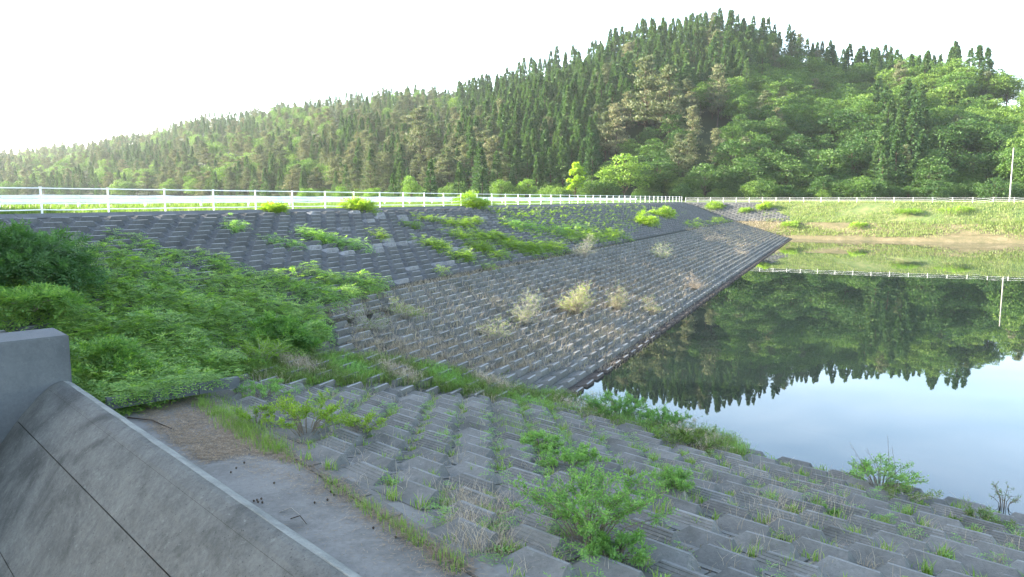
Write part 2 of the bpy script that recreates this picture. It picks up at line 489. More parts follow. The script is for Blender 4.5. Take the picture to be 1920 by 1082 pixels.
fara = structure("far_block_slope", [wv(W_CREST, V_FENCE, Z_CREST + .02), wv(W_BERM - .2, V_BERM, Z_BERM + .02), wv(-8.5, V_BERM, Z_BERM + .02), wv(-14.5, V_FENCE, Z_CREST + .02)], [(0, 1, 2, 3)], M_BEDUP)
far_strip("far_grass_bank", -14.5, 140, V_FENCE, Z_CREST, V_BERM, Z_BERM, M_TURF, 60, 8, .12)
# crest road and verge
structure("crest_verge", [wv(W_CREST, -30, Z_CREST + .03), wv(W_CREST, V_FENCE + 3, Z_CREST + .03), wv(-33.2, V_FENCE + 3, Z_CREST + .06), wv(-33.2, -30, Z_CREST + .06)], [(0, 1, 2, 3)], M_TURF)
structure("crest_road", [wv(-33.2, -30, Z_CREST + .05), wv(-33.2, V_FENCE + 3, Z_CREST + .05), wv(-35.6, V_FENCE + 3, Z_CREST + .08), wv(-35.6, -30, Z_CREST + .08)], [(0, 1, 2, 3)], M_TURF)
structure("far_verge", [wv(-38, V_FENCE, Z_CREST + .02), wv(150, V_FENCE, Z_CREST + .02), wv(150, V_FENCE + 14, Z_CREST + .4), wv(-38, V_FENCE + 14, Z_CREST + .4)], [(0, 1, 2, 3)], M_TURF)
structure("outer_verge", [wv(-35.6, -30, Z_CREST + .08), wv(-35.6, V_FENCE + 3, Z_CREST + .08), wv(-50, V_FENCE + 10, Z_CREST - .8), wv(-60, -30, Z_CREST - 1.2)], [(0, 1, 2, 3)], M_TURF)

# ------------------------------------------------------------------ hills
SKYX = np.array([-900, -300, 0, 100, 200, 300, 400, 500, 600, 700, 780, 860, 940, 1050, 1130, 1220, 1340, 1400, 1460, 1500, 1560, 1600, 1700, 1800, 1850, 1920, 2200, 2700])
SKYY = np.array([300, 290, 282, 275, 262, 240, 215, 202, 184, 172, 165, 163, 145, 102, 76, 52, 38, 46, 60, 78, 90, 86, 90, 102, 122, 136, 190, 290])
RX = np.array([-900, 0, 340, 600, 800, 900, 1000, 1200, 1340, 1500, 1640, 1750, 1850, 1920, 2700])
RR = np.array([720, 700, 620, 520, 455, 385, 335, 300, 290, 298, 296, 262, 228, 215, 215])
BX = np.array([-900, 0, 300, 500, 700, 900, 1100, 1300, 1500, 1920, 2700])
BB = np.array([340, 330, 285, 240, 205, 184, 174, 170, 166, 152, 150])
def tree_allow(px): return np.interp(px, [0, 800, 950, 1300, 1920], [10, 10.5, 12.8, 12.8, 14])
def hill_z(x, y):
    x = np.asarray(x, float); y = np.asarray(y, float)
    yy = np.maximum(y, 20)
    px = 960 + 1397 * x / yy
    R = np.interp(px, RX, RR); B = np.interp(px, BX, BB)
    top = 7 + (373 - np.interp(px, SKYX, SKYY)) / 1397 * R - tree_allow(px)
    t = (y - B) / (R - B)
    base = 5.6
    up = np.clip(t, 0, 1) ** .92
    z = base + (top - base) * up
    z = np.where(t > 1, top - (t - 1) * (R - B) * .35, z)
    lump = 2.2 * np.sin(x * .045 + 1.3) * np.sin(y * .06) + 1.2 * np.sin(x * .11 + y * .05)
    z = z + lump * np.clip(t * 3, 0, 1) * np.clip((1.15 - t) * 4, 0, 1)
    # wooded knoll to the left of the pond, outside the picture
    kn = 13 * np.exp(-(((x + 92) / 26) ** 2 + ((y - 38) / 34) ** 2))
    return np.maximum(z, -2) + kn * (t < 0)
av = np.concatenate([np.linspace(-6, -1.0, 26), np.linspace(-.96, 1.0, 110), np.linspace(1.05, 6, 24)])
AVX = 1850.
rv = np.concatenate([np.linspace(14, 140, 22), np.linspace(146, 420, 80), np.linspace(430, 800, 40), np.array([900, 1200, 1600])])
V = []; F = []
for r in rv:
    xs = np.clip(av * r, -AVX, AVX)
    zs = hill_z(xs, np.full_like(xs, r))
    w = xs * W2[0] + r * W2[1]; v = xs * V2[0] + r * V2[1]
    inside = (w > -41) & (v < V_FENCE + 8)
    zs = np.where(inside, -5.0, zs)
    for x_, z_ in zip(xs, zs): V.append((x_, r, z_))
na = len(av)
for i in range(len(rv) - 1):
    for j in range(na - 1):
        a = i * na + j; F.append((a, a + 1, a + na + 1, a + na))
hl = structure("hill_terrain", V, F, M_TERRAIN)
hl.data.polygons.foreach_set("use_smooth", [True] * len(hl.data.polygons))
structure("valley_floor", [(-1900, -300, -6), (1900, -300, -6), (1900, 1700, -6), (-1900, 1700, -6)], [(0, 1, 2, 3)], M_TERRAIN)

# ------------------------------------------------------------------ revetment blocks
def block_geo(pitch, row, ridged, H=.235, foot=.40, deep=.80):
    """a plate with a raised wedge: x along the row, y up the slope, z out of it"""
    g = Geo()
    hx, hy = pitch / 2 - .018, row / 2 - .014
    pz = .035
    g.add([(-hx, -hy, -.02), (hx, -hy, -.02), (hx, hy, -.02), (-hx, hy, -.02), (-hx, -hy, pz), (hx, -hy, pz), (hx, hy, pz), (-hx, hy, pz)],
          [(4, 5, 6, 7), (0, 1, 5, 4), (1, 2, 6, 5), (2, 3, 7, 6), (3, 0, 4, 7)])
    bw, tw_ = pitch * foot, pitch * (foot - .115)              # half widths at foot and ridge
    y0, yr, yt = -hy + .005, -hy + .055, -hy + .120
    y1 = -hy + 2 * hy * deep
    zt = lambda y: H + (pz - H) * (y - yt) / (y1 - yt)
    prof = [(yr, H), (yt, H - .004)]
    if ridged:
        n = 4; st = (y1 - yt) * .74 / n
        for i in range(n):
            a = yt + .03 + st * i
            prof += [(a, zt(a)), (a + .004, zt(a) - .014), (a + st * .42, zt(a + st * .42) - .012), (a + st * .46, zt(a + st * .46))]
    prof.append((y1, pz))
    top = []
    for (y, z) in prof:
        s = max(0, min(1, (z - pz) / (H - pz)))
        half = bw + (tw_ - bw) * s
        top.append((half, y, z))
    Vv = []
    for (h, y, z) in top: Vv += [(-h, y, z), (h, y, z)]
    k = len(top)
    Ff = [(2 * i, 2 * i + 1, 2 * i + 3, 2 * i + 2) for i in range(k - 1)]
    # foot outline
    base = len(Vv)
    for (h, y, z) in top: Vv += [(-bw, y, pz - .01), (bw, y, pz - .01)]
    for i in range(k - 1):
        Ff.append((2 * i + 1, base + 2 * i + 1, base + 2 * i + 3, 2 * i + 3))
        Ff.append((2 * i, 2 * i + 2, base + 2 * i + 2, base + 2 * i))
    fb = len(Vv)
    Vv += [(-bw, y0, pz - .01), (bw, y0, pz - .01)]
    Ff.append((0, fb, fb + 1, 1))
    Ff.append((1, fb + 1, base + 1, base + 1)) if False else None
    Ff = [f for f in Ff if f]
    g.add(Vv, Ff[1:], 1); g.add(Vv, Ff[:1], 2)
    g.add([Vv[0], Vv[fb], Vv[base]], [(0, 2, 1)], 1); g.add([Vv[1], Vv[fb + 1], Vv[base + 1]], [(0, 1, 2)], 1)
    return g

EDGE_MAT = [None]
def lay_blocks(parent, O, U, T, Nn, pitch, row, nrows, c0, c1, stagger, keep, mat, ridged_p, pale=(), wet=None, H=.235, foot=.40, deep=.80):
    """rows of blocks on a slope; nearest 300 as parts, the rest joined"""
    O, U, T, Nn = map(lambda a: np.asarray(a, float), (O, U, T, Nn))
    geos = {}
    mesh = {}
    for rg in (0, 1):
        geos[rg] = block_geo(pitch, row, rg, H, foot, deep)
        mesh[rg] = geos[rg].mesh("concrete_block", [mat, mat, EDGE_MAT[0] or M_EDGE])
    cells = []
    for i in range(nrows):
        off = (stagger * (i % 2)) * pitch
        for j in range(c0, c1):
            P = O + U * (j * pitch + off) + T * ((i + .5) * row)
            if not keep(P): continue
            cells.append((P, i, j))
    if not cells: return []
    P = np.array([c[0] for c in cells])
    px, py, fw = proj(P)
    vis = (px > -500) & (px < 2500) & (py < 1700) & (fw > 1)
    cells = [c for c, k in zip(cells, vis) if k]; P = P[vis]; px = px[vis]; py = py[vis]; fw = fw[vis]
    paleset = set()
    for (qx, qy) in pale:
        d = (px - qx) ** 2 + ((py - qy) * 2) ** 2
        paleset.add(int(np.argmin(d)))
    size = 1 / fw * np.where((px > -20) & (px < 1940) & (py < 1110), 1, .01)
    order = np.argsort(-size)
    chosen = set(order[:300].tolist()) | paleset
    extra = len(chosen) - 300
    if extra > 0:
        for k in order[:300][::-1]:
            if extra <= 0: break
            if int(k) not in paleset: chosen.discard(int(k)); extra -= 1
    R = Matrix((tuple(U), tuple(T), tuple(Nn))).transposed()
    rest = Geo()
    pv = {}
    for rg in (0, 1):
        g = geos[rg]; pv[rg] = g
    palemesh = None; wetmesh = {}
    for k, (Pc, i, j) in enumerate(cells):
        rg = 1 if random.random() < ridged_p else 0
        tilt = Matrix.Rotation(random.gauss(0, .012), 3, 'X') @ Matrix.Rotation(random.gauss(0, .01), 3, 'Y') @ Matrix.Rotation(random.gauss(0, .008), 3, 'Z')
        M3 = R @ tilt
        dz = random.uniform(-.008, .016)
        pos = Pc + Nn * dz
        iswet = wet is not None and wet(Pc)
        if k in chosen:
            me = mesh[rg]
            if k in paleset:
                if palemesh is None:
                    palemesh = mesh[0].copy(); palemesh.materials[1] = M_BLOCK_PALE
                me = palemesh
            elif iswet:
                if rg not in wetmesh:
                    wetmesh[rg] = mesh[rg].copy(); wetmesh[rg].materials[0] = M_BLOCK_WET; wetmesh[rg].materials[1] = M_BLOCK_WET
                me = wetmesh[rg]
            o = bpy.data.objects.new("concrete_block", me); COL.objects.link(o); o.parent = parent
            M4 = M3.to_4x4(); M4.translation = Vector(pos)
            o.matrix_basis = M4
            if k in paleset: o["label"] = "pale weathered block"
        else:
            A = np.array(M3)
            g = pv[rg] if fw[k] < 60 else pv[0]
            off = 0
            for arr_v in [np.concatenate(g.v)]:
                VV = arr_v @ A.T + pos
                rest.v.append(VV)
                for f, mm in zip(g.f4, g.m4): rest.f4.append(f + rest.n); rest.m4.append(np.full(len(f), 1) if iswet else np.where(mm == 2, 2, 0))
                for f in g.f3: rest.f3.append(f + rest.n); rest.m3.append(np.full(len(f), 1 if iswet else 0))
                rest.n += len(VV)
    if rest.n:
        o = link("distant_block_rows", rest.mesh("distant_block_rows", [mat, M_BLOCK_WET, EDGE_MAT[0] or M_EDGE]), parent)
        o["kind"] = "stuff"
    return [c[0] for c in cells]

V3 = np.array([V2[0], V2[1], 0])
# upper slope
up_T = np.array([*(W2 * (W_CREST - W_BERM)), Z_CREST - Z_BERM]); up_len = np.linalg.norm(up_T); up_T /= up_len
up_N = np.cross(V3, up_T); up_N *= np.sign(up_N[2])
rows_up = 19; row_up = (up_len - .55) / rows_up
PALE = [(598, 368 + 30), (640, 430), (585, 466), (602, 469), (620, 470), (640, 474), (690, 468), (705, 466), (722, 463), (742, 461), (760, 459), (778, 457), (852, 466), (868, 464), (780, 506), (822, 497), (838, 494), (760, 523), (715, 405), (700, 412), (830, 411), (880, 410), (755, 409), (650, 393), (690, 415), (726, 450), (900, 412), (1030, 414), (745, 416), (1010, 415), (925, 420)]
def keep_up(P):
    w = P[:2] @ W2; v = P[:2] @ V2
    vmax = V_BERM + (V_FENCE - V_BERM) * (W_BERM - w) / (W_BERM - W_CREST)
    return v < vmax - .5
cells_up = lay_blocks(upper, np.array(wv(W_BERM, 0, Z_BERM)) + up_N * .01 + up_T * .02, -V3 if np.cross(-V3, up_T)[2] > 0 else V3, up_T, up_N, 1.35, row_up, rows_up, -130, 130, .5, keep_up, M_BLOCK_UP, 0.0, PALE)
# lower slope
lo_T = np.array([*(W2 * (W_BERM - W_WATER)), Z_BERM]); lo_len = np.linalg.norm(lo_T); lo_T /= lo_len
lo_N = np.cross(V3, lo_T); lo_N *= np.sign(lo_N[2])
def keep_lo(P):
    v = P[:2] @ V2; w = P[:2] @ W2
    return v < V_SHORE + (W_WATER - w) * .55 and P[2] > z_near(P[0], P[1]) - .06 and P[2] > -.75
lo_start = -3
cells_lo = lay_blocks(lower, np.array(wv(W_WATER, 0, 0)) + lo_T * (lo_start * .56) + lo_N * .01, -V3 if np.cross(-V3, lo_T)[2] > 0 else V3, lo_T, lo_N, 1.25, .56, int(lo_len / .56) - lo_start - 0, -140, 140, .5, keep_lo, M_BLOCK, 0.25, (), lambda P: P[2] < .03)
# near slope
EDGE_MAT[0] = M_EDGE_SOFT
n_T = unit(np.array([-N2[0], -N2[1], N_S])); U3 = np.array([U2[0], U2[1], 0.])
n_N = np.cross(U3, n_T); n_N *= np.sign(n_N[2])
def keep_near(P):
    d = (P[:2] - E_FAR[:2]) @ ENRM
    w = P[:2] @ W2
    return d > .42 and P[2] > float(dam_z(w)) - .06 and P[2] > .04 and z_near(P[0], P[1]) < 2.75
O_n = np.array([*(N2 * N_OFF), 0.0]) + n_N * .01
uu = U3 if np.cross(U3, n_T)[2] > 0 else -U3
cells_near = lay_blocks(near, O_n - n_T * 1.8, uu, n_T, n_N, 1.28, .66, 24, -40, 40, .5, keep_near, M_BLOCK, .45, (), lambda P: P[2] < .0, .21, .395, .78)
# far little slope
EDGE_MAT[0] = None
fa_T = np.array([*(V2 * (V_FENCE - V_BERM)), Z_CREST - Z_BERM]); fa_len = np.linalg.norm(fa_T); fa_T /= fa_len
W3 = np.array([W2[0], W2[1], 0]); fa_N = np.cross(W3, fa_T); fa_N *= np.sign(fa_N[2])
def keep_fa(P):
    w = P[:2] @ W2; v = P[:2] @ V2
    s = (v - V_BERM) / (V_FENCE - V_BERM)
    return W_BERM + (W_CREST - W_BERM) * s + .4 < w < -8.5 - 6 * s
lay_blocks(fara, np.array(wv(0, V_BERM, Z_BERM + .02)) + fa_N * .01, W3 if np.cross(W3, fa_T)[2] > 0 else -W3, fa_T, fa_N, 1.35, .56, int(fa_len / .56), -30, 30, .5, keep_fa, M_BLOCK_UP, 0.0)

# coping along the crest
g = Geo()
for i in range(60):
    v0 = -8 + i * 2.7; 
    if v0 > V_FENCE - 2: break
    c = np.array(wv(W_CREST + .22, v0 + 1.35, Z_CREST + .01)) + np.array([0, 0, 0])
    c[2] = dam_z(W_CREST + .22) + .02
    g.box(c, [V3, up_T, up_N], [1.335, .27, .05])
cp = link("crest_coping", g.mesh("crest_coping", M_BLOCK_UP)); cp["kind"] = "structure"

# ------------------------------------------------------------------ spillway crest wall and pier
wroot = empty("spillway_wall", (WEIR_A[0], WEIR_A[1], 2.8), 0, "curved grey concrete overflow wall sloping down in the lower left corner beside the pier", "spillway wall")
def weir_strip(name, prof, mat, thick=.0, L=24.0, seg=1, chip=0.0):
    prof = np.array(prof, float)
    nseg = 40 if chip else 1
    V = []; F = []
    k = len(prof)
    for i in range(nseg + 1):
        s = L * i / nseg
        for j, (t, z) in enumerate(prof):
            c = chip * (random.random() - .5) if chip else 0
            V.append((WDIR[0] * s + WDOWN[0] * (t + c), WDIR[1] * s + WDOWN[1] * (t + c), z - 2.8 + c * .6))
    for i in range(nseg):
        for j in range(k - 1):
            a = i * k + j; F.append((a, a + 1, a + k + 1, a + k))
    F.append(tuple(range(k))); F.append(tuple(range(nseg * k, nseg * k + k))[::-1])
    return link(name, new_mesh(name, V, F, mat), wroot)
weir_strip("wall_core", [(-.20, 1.0), (-.20, 2.60), (0, 2.74), (.3, 2.68), (.97, 2.02), (1.45, 1.38), (5.8, -4.6), (-.2, -4.6)], M_JOINT)
def arc(ts):
    T = [-.2, -.12, 0, .12, .30, .55, .97, 1.45, 5.8]; Zp = [2.68, 2.76, 2.80, 2.80, 2.73, 2.53, 2.08, 1.44, -4.5]
    return [(t, float(np.interp(t, T, Zp))) for t in ts]
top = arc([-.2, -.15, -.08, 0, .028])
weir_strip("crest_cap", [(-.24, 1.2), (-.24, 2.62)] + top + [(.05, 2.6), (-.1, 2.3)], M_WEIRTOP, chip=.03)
def pan(a, b):
    ts = np.linspace(a, b, 7)
    up_ = arc(ts); lowp = [(t - .10, z - .10) for t, z in up_[::-1]]
    return up_ + lowp
for a, b in ((.03, .36), (.363, .989), (.999, 2.02), (2.028, 3.15), (3.16, 5.7)):
    weir_strip("concrete_panel", pan(a, b), M_WEIR)
proot = empty("concrete_pier", (WEIR_A[0], WEIR_A[1], 0), 0, "square smooth concrete pier standing at the top end of the spillway wall", "pier")
ax = [np.array([*WDOWN, 0]), np.array([*(-WDIR), 0]), np.array([0, 0, 1.])]
def bevbox(name, c, half, mat, parent, bev=.025):
    g = Geo(); g.box(c, ax, half)
    me = g.mesh(name, mat); bm = bmesh.new(); bm.from_mesh(me); bmesh.ops.remove_doubles(bm, verts=bm.verts, dist=1e-5)
    bmesh.ops.recalc_face_normals(bm, faces=bm.faces)
    bmesh.ops.bevel(bm, geom=list(bm.edges), offset=bev, segments=2, affect='EDGES'); bm.to_mesh(me); bm.free()
    return link(name, me, parent)
ztop = 7 - (7 - hit_z(127, 628, 3.84)[2])
cpos = ax[0] * 4.15 + ax[1] * .72
bevbox("pier_body", (cpos[0], cpos[1], 3.86 - 4.2), [4.3, .70, 4.2], M_PIER, proot)

def lift_pt(p, d_in, lift):
    x, y = p[0] + ENRM[0] * d_in, p[1] + ENRM[1] * d_in
    return (x, y, z_near(x, y) + lift)
structure("edge_infill", [lift_pt(E_FAR, .1, .05), lift_pt(E_END, .1, .05), lift_pt(E_END, .95, .04), lift_pt(E_FAR, .95, .04)], [(0, 1, 2, 3)], M_APRON)
# low kerb at the end of the apron and kerb stones along its edge
ka, kb = hit_z(228, 752, 2.36), hit_z(420, 720, 2.36)
kd = unit((kb - ka)); kn_ = np.array([-kd[1], kd[0], 0])
kr = empty("end_kerb", tuple((ka + kb) / 2), 0, "low concrete kerb closing the far end of the straw covered apron", "kerb")
for i in range(3):
    g = Geo(); g.box(kd * (-1.0 + i * 1.02), [kd, kn_, np.array([0, 0, 1.])], [.5, .10, .13]); link("kerb_stone", g.mesh("kerb_stone", M_PIER), kr)
er = empty("edge_kerb", tuple(E_FAR), 0, "row of flush kerb stones between the apron and the nearest block row", "kerb")
e3 = unit(np.array([EDIR[0], EDIR[1], EDIR[2]])); en3 = np.array([*ENRM, 0])
for i in range(16):
    g = Geo(); c = e3 * (.5 + i * 1.0) + en3 * .16 + np.array([0, 0, -.06 + random.uniform(-.012, .012)])
    g.box(c, [e3, en3, np.array([0, 0, 1.])], [.485, .13, .09]); link("kerb_stone", g.mesh("kerb_stone", M_BLOCK), er)

# ------------------------------------------------------------------ fences
def fence(name, label, starts, height, rails, rail_r, post_r, sag=None, square=False, cat="fence"):
    root = empty(name, tuple(starts[0]), 0, label, cat)
    o0 = np.array(starts[0])
    gp = Geo(); gp.tube([(0, 0, -.1), (0, 0, height)], post_r, 8); gp.box((0, 0, height + .004), np.eye(3), [post_r * 1.15, post_r * 1.15, .012]); gp.box((0, 0, .015), np.eye(3), [post_r * 2, post_r * 2, .015])
    pm = gp.mesh("post", M_WHITE)
    for i, p in enumerate(starts):
        o = link("post", pm, root, tuple(np.array(p) - o0))
        o.rotation_euler = (random.gauss(0, .006), random.gauss(0, .006), 0)
    for i in range(len(starts) - 1):
        a, b = np.array(starts[i]) - o0, np.array(starts[i + 1]) - o0
        for r_i, h in enumerate(rails):
            s = sag(i, r_i) if sag else 0
            g = Geo(); pts = []
            for k in range(5):
                t = k / 4; q = a * (1 - t) + b * t; bow = -4 * t * (1 - t) * (abs(s) if s > -.5 else 0)
                q = q + np.array([0, 0, h + bow])
                if s == -1: q = q - np.array([0, 0, (h - .15) * t])
                pts.append(q)
            g.tube(pts, rail_r, 6); link("rail", g.mesh("rail", M_WHITE), root)
    return root
pv_ = []
v = 20.35 - 3.1
while v < V_FENCE - 1:
    x, y = wv(W_CREST - .25, v); pv_.append((x, y, Z_CREST + .03)); v += 3.1
x, y = wv(W_CREST - .25, V_FENCE); pv_.append((x, y, Z_CREST + .03))
rl = [[random.uniform(0, .045) for _ in range(5)] for _ in range(60)]
pv_ = [tuple(np.array(wv(W_CREST - .25, 20.35 - 6.2 + 0, Z_CREST + .03)))] + pv_
fence("white_pipe_fence", "white pipe fence with four rails along the crest of the dam, running into the distance", pv_, 1.14, [1.10, .80, .47, .20], .024, .042, lambda i, r: rl[i][r] if r else .008)
fv = []; w = W_CREST + .4
k = 0
while w < 75:
    x, y = wv(w, V_FENCE + .6); fv.append((x, y, Z_CREST + .03)); w += 2.5 if k < 9 else 3.1; k += 1
def fsag(i, r):
    if i > 22 and i % 3 == 0: return -1
    if i > 14: return [.10, .05, .12, .02][i % 4] * (1 + r * .5)
    return .01
fence("far_white_fence", "white fence across the far bank of the pond with sagging rails at its right end", fv, .92, [.86, .58, .30], .020, .038, fsag)
# guardrail behind the pipe fence
gr = empty("guardrail", wv(-36.2, 60, Z_CREST), 0, "long white steel guardrail on low posts behind the pipe fence", "guardrail")
o0 = np.array(wv(-36.2, 60, Z_CREST))
prof = [(-.02, -.15), (.05, -.13), (.05, -.06), (-.02, -.02), (-.02, .02), (.05, .06), (.05, .13), (-.02, .15)]
pm = None
v = 2.0
while v < 138:
    v1 = v + 4.0
    c0 = np.array(wv(-36.2, v, Z_CREST + .66)) - o0; c1 = np.array(wv(-36.2, v1 - .01, Z_CREST + .66)) - o0
    Vv = []
    for c in (c0, c1):
        for (a, z) in prof: Vv.append((c[0] + W2[0] * a, c[1] + W2[1] * a, c[2] + z * 1.2))
    k = len(prof)
    link("beam", new_mesh("beam", Vv, [(j, j + 1, j + 1 + k, j + k) for j in range(k - 1)], M_RAILW), gr)
    if pm is None:
        g = Geo(); g.tube([(0, 0, -.3), (0, 0, .72)], .07, 6); pm = g.mesh("post", M_RAILW)
    link("post", pm, gr, tuple(c0 - np.array([W2[0] * .1, W2[1] * .1, .66])))
    v = v1
# far utility pole
pp = hit_z(1893, 372, 8.5) if False else None
Yp = 132.0
xp = (1893 - 960) / 1397 * Yp
pole = empty("utility_pole", (xp, Yp, 6.4), 0, "bare slim utility pole standing before the dark trees at the right edge", "pole")
g = Geo(); g.tube([(0, 0, -.5), (0, 0, 9.45)], [.12, .085], 10); link("pole_shaft", g.mesh("pole_shaft", M_POLE), pole)
g = Geo(); g.tube([(0, 0, 9.45), (0, 0, 9.52)], [.095, .08], 10); g.box((0, 0, 8.9), np.eye(3), [.14, .03, .03]); link("pole_top", g.mesh("pole_top", M_POLE), pole)

# ------------------------------------------------------------------ trees
def rot_about(d, a):
    return d
def crown_cedar(seed, h=16., r=3.0, n_br=135, per=24, leaf=(.62, .34)):
    rs = np.random.default_rng(seed); g = Geo()
    zs = h * (.08 + .92 * rs.uniform(0, 1, n_br) ** .85); az = rs.uniform(0, 2 * np.pi, n_br)
    t = (zs / h); L = r * (1 - t) ** .95 * rs.uniform(.75, 1.15, n_br) * 1.12 * (1 + .12 * np.sin(3 * az + seed)) + .10
    L *= np.where(t < .2, .5 + 2.5 * t, 1)
    P = []; D = []; N = []
    for z, a, l in zip(zs, az, L):
        o = np.array([np.cos(a), np.sin(a), 0])
        s = rs.uniform(.25, 1, per) ** .7
        spread = .42 * l * (1 - .35 * s)
        q = o[None] * (l * s)[:, None] + np.array([-o[1], o[0], 0])[None] * (rs.normal(0, .45, per) * spread)[:, None]
        q[:, 2] = z - .12 * l * s - .15 * l * s * s + rs.normal(0, .12 + .07 * l, per)
        P.append(q)
        dd = o[None] * .9 + rs.normal(0, .45, (per, 3)); dd[:, 2] += rs.uniform(-.15, .75, per); D.append(dd)
        nn = o[None] * .7 + rs.normal(0, .5, (per, 3)); nn[:, 2] += .6; N.append(nn)
    tip = np.zeros((14, 3)); tip[:, 2] = h + rs.uniform(-1.3, .05, 14); P.append(tip); dd = rs.normal(0, .18, (14, 3)); dd[:, 2] = 1.0; D.append(dd); N.append(rs.normal(0, 1, (14, 3)))
    P, D, N = map(np.concatenate, (P, D, N)); k = len(P)
    g.leaves(P, D, N, rs.uniform(.6, 1.25, k) * leaf[0], rs.uniform(.6, 1.2, k) * leaf[1])
    # inner dark mass so that the crown is not see-through
    return g
def crown_pine(seed, h=15., r=3.6):
    rs = np.random.default_rng(seed); g = Geo(); P = []; D = []; N = []
    nb = 46
    for i in range(nb):
        t = .22 + .78 * (i + rs.uniform(0, 1)) / nb; z = h * t; a = rs.uniform(0, 2 * np.pi)
        l = r * (1 - t) ** .62 * rs.uniform(.55, 1.2) * (1.0 if t > .35 else .75) + .35
        o = np.array([np.cos(a), np.sin(a), 0]); sd = np.array([-o[1], o[0], 0])
        g.tube([(0, 0, z - .3 * l), tuple(o * l * .5 + np.array([0, 0, z - .05 * l])), tuple(o * l + np.array([0, 0, z + .12 * l]))], [.07, .05, .02], 3, 1)
        for c in range(5):
            s = rs.uniform(.35, 1.05); cc = o * l * s + sd * rs.normal(0, .30) * l * s; cc[2] = z + .12 * l * s + rs.normal(0, .12)
            m = 16; q = cc[None] + rs.normal(0, 1, (m, 3)) * np.array([.42, .42, .13]) * (.6 + .25 * l)
            P.append(q); dd = rs.normal(0, .6, (m, 3)); dd[:, 2] = np.abs(dd[:, 2]) + .5; D.append(dd + o * .3); N.append(rs.normal(0, 1, (m, 3)) + o)
    P, D, N = map(np.concatenate, (P, D, N)); k = len(P)
    g.leaves(P, D, N, rs.uniform(.5, 1.1, k) * .62, rs.uniform(.6, 1.1, k) * .26)
    return g
def crown_broad(seed, h=12., r=4.6, lobes=26, n=3300, leaf=(.50, .36), low=.12):
    rs = np.random.default_rng(seed); g = Geo(); P = []; D = []; N = []
    cs = []; tries = 0
    while len(cs) < lobes and tries < 4000:
        tries += 1
        v = rs.normal(0, 1, 3); v /= np.linalg.norm(v)
        if v[2] < -.55: continue
        rr = rs.uniform(.45, .82)
        zc = h * (low + (1 - low) * .5)
        c = np.array([v[0] * r * rr, v[1] * r * rr, zc + v[2] * h * (1 - low) * .5 * rr])
        lr = r * rs.uniform(.22, .42)
        if all(np.linalg.norm(c - q) > .48 * (lr + ql) for q, ql in cs): cs.append((c, lr))
    per = n // max(1, len(cs))
    for c, lr in cs:
        m = int(per * (.6 + .8 * (lr / r - .22) / .2))
        v = unit(rs.normal(0, 1, (m, 3))); v[:, 2] = np.where(v[:, 2] < -.35, -v[:, 2], v[:, 2])
        rad = lr * rs.uniform(.72, 1.1, m)[:, None] * (1 + .22 * np.sin(5 * v[:, :1] + 3) * np.cos(4 * v[:, 1:2]))
        P.append(c[None] + v * rad * np.array([1, 1, .72])); dd = v + rs.normal(0, .6, (m, 3)); dd[:, 2] -= .1
        D.append(dd); N.append(v + rs.normal(0, .45, (m, 3)) + np.array([0, 0, .5]))
    P, D, N = map(np.concatenate, (P, D, N)); k = len(P)
    g.leaves(P, D, N, rs.uniform(.6, 1.3, k) * leaf[0], rs.uniform(.6, 1.2, k) * leaf[1], mid=.5)
    g.cs = cs
    return g
def trunk_geo(h, r, cs=None, lean=0):
    g = Geo(); g.tube([(0, 0, -.6), (0.02 * h, 0, h * .4), (0, .01 * h, h * .85)], [r, r * .7, r * .25], 7)
    if cs:
        for c, lr in cs[::2]:
            z0 = max(.15 * h, c[2] * .55); g.tube([(0.01 * h, 0, z0), tuple(np.array(c) * [.55, .55, 1] - [0, 0, .2 * lr]), tuple(c)], [r * .4, r * .22, r * .08], 4)
    return g

SPECIES = {}
def make_species(key, builder, mat, bark, n, h, tr):
    vs = []
    for s in range(n):
        g = builder(s * 13 + 5)
        cs = getattr(g, 'cs', None)
        crown = g.mesh("crown", [mat, M_BARK]); tg = trunk_geo(h, tr, cs); trunk = tg.mesh("trunk", M_BARK, True)
        vs.append((crown, trunk, h))
    SPECIES[key] = vs
make_species("cedar", crown_cedar, M_CEDAR, M_BARK, 4, 16., .22)
make_species("pine", crown_pine, M_PINE, M_BARK, 4, 15., .18)
make_species("broad", lambda s_: crown_broad(s_, 12., 4.9, 34, 4200, (.44, .32), .06), M_BROAD, M_BARK, 5, 12., .22)
SPECIES["lime"] = []
for s in range(2):
    g = crown_broad(s + 71, 12., 4.2, 24, 3000)
    SPECIES["lime"].append((g.mesh("crown", [M_BROADL, M_BARK]), trunk_geo(12., .2, g.cs).mesh("trunk", M_BARK, True), 12.))

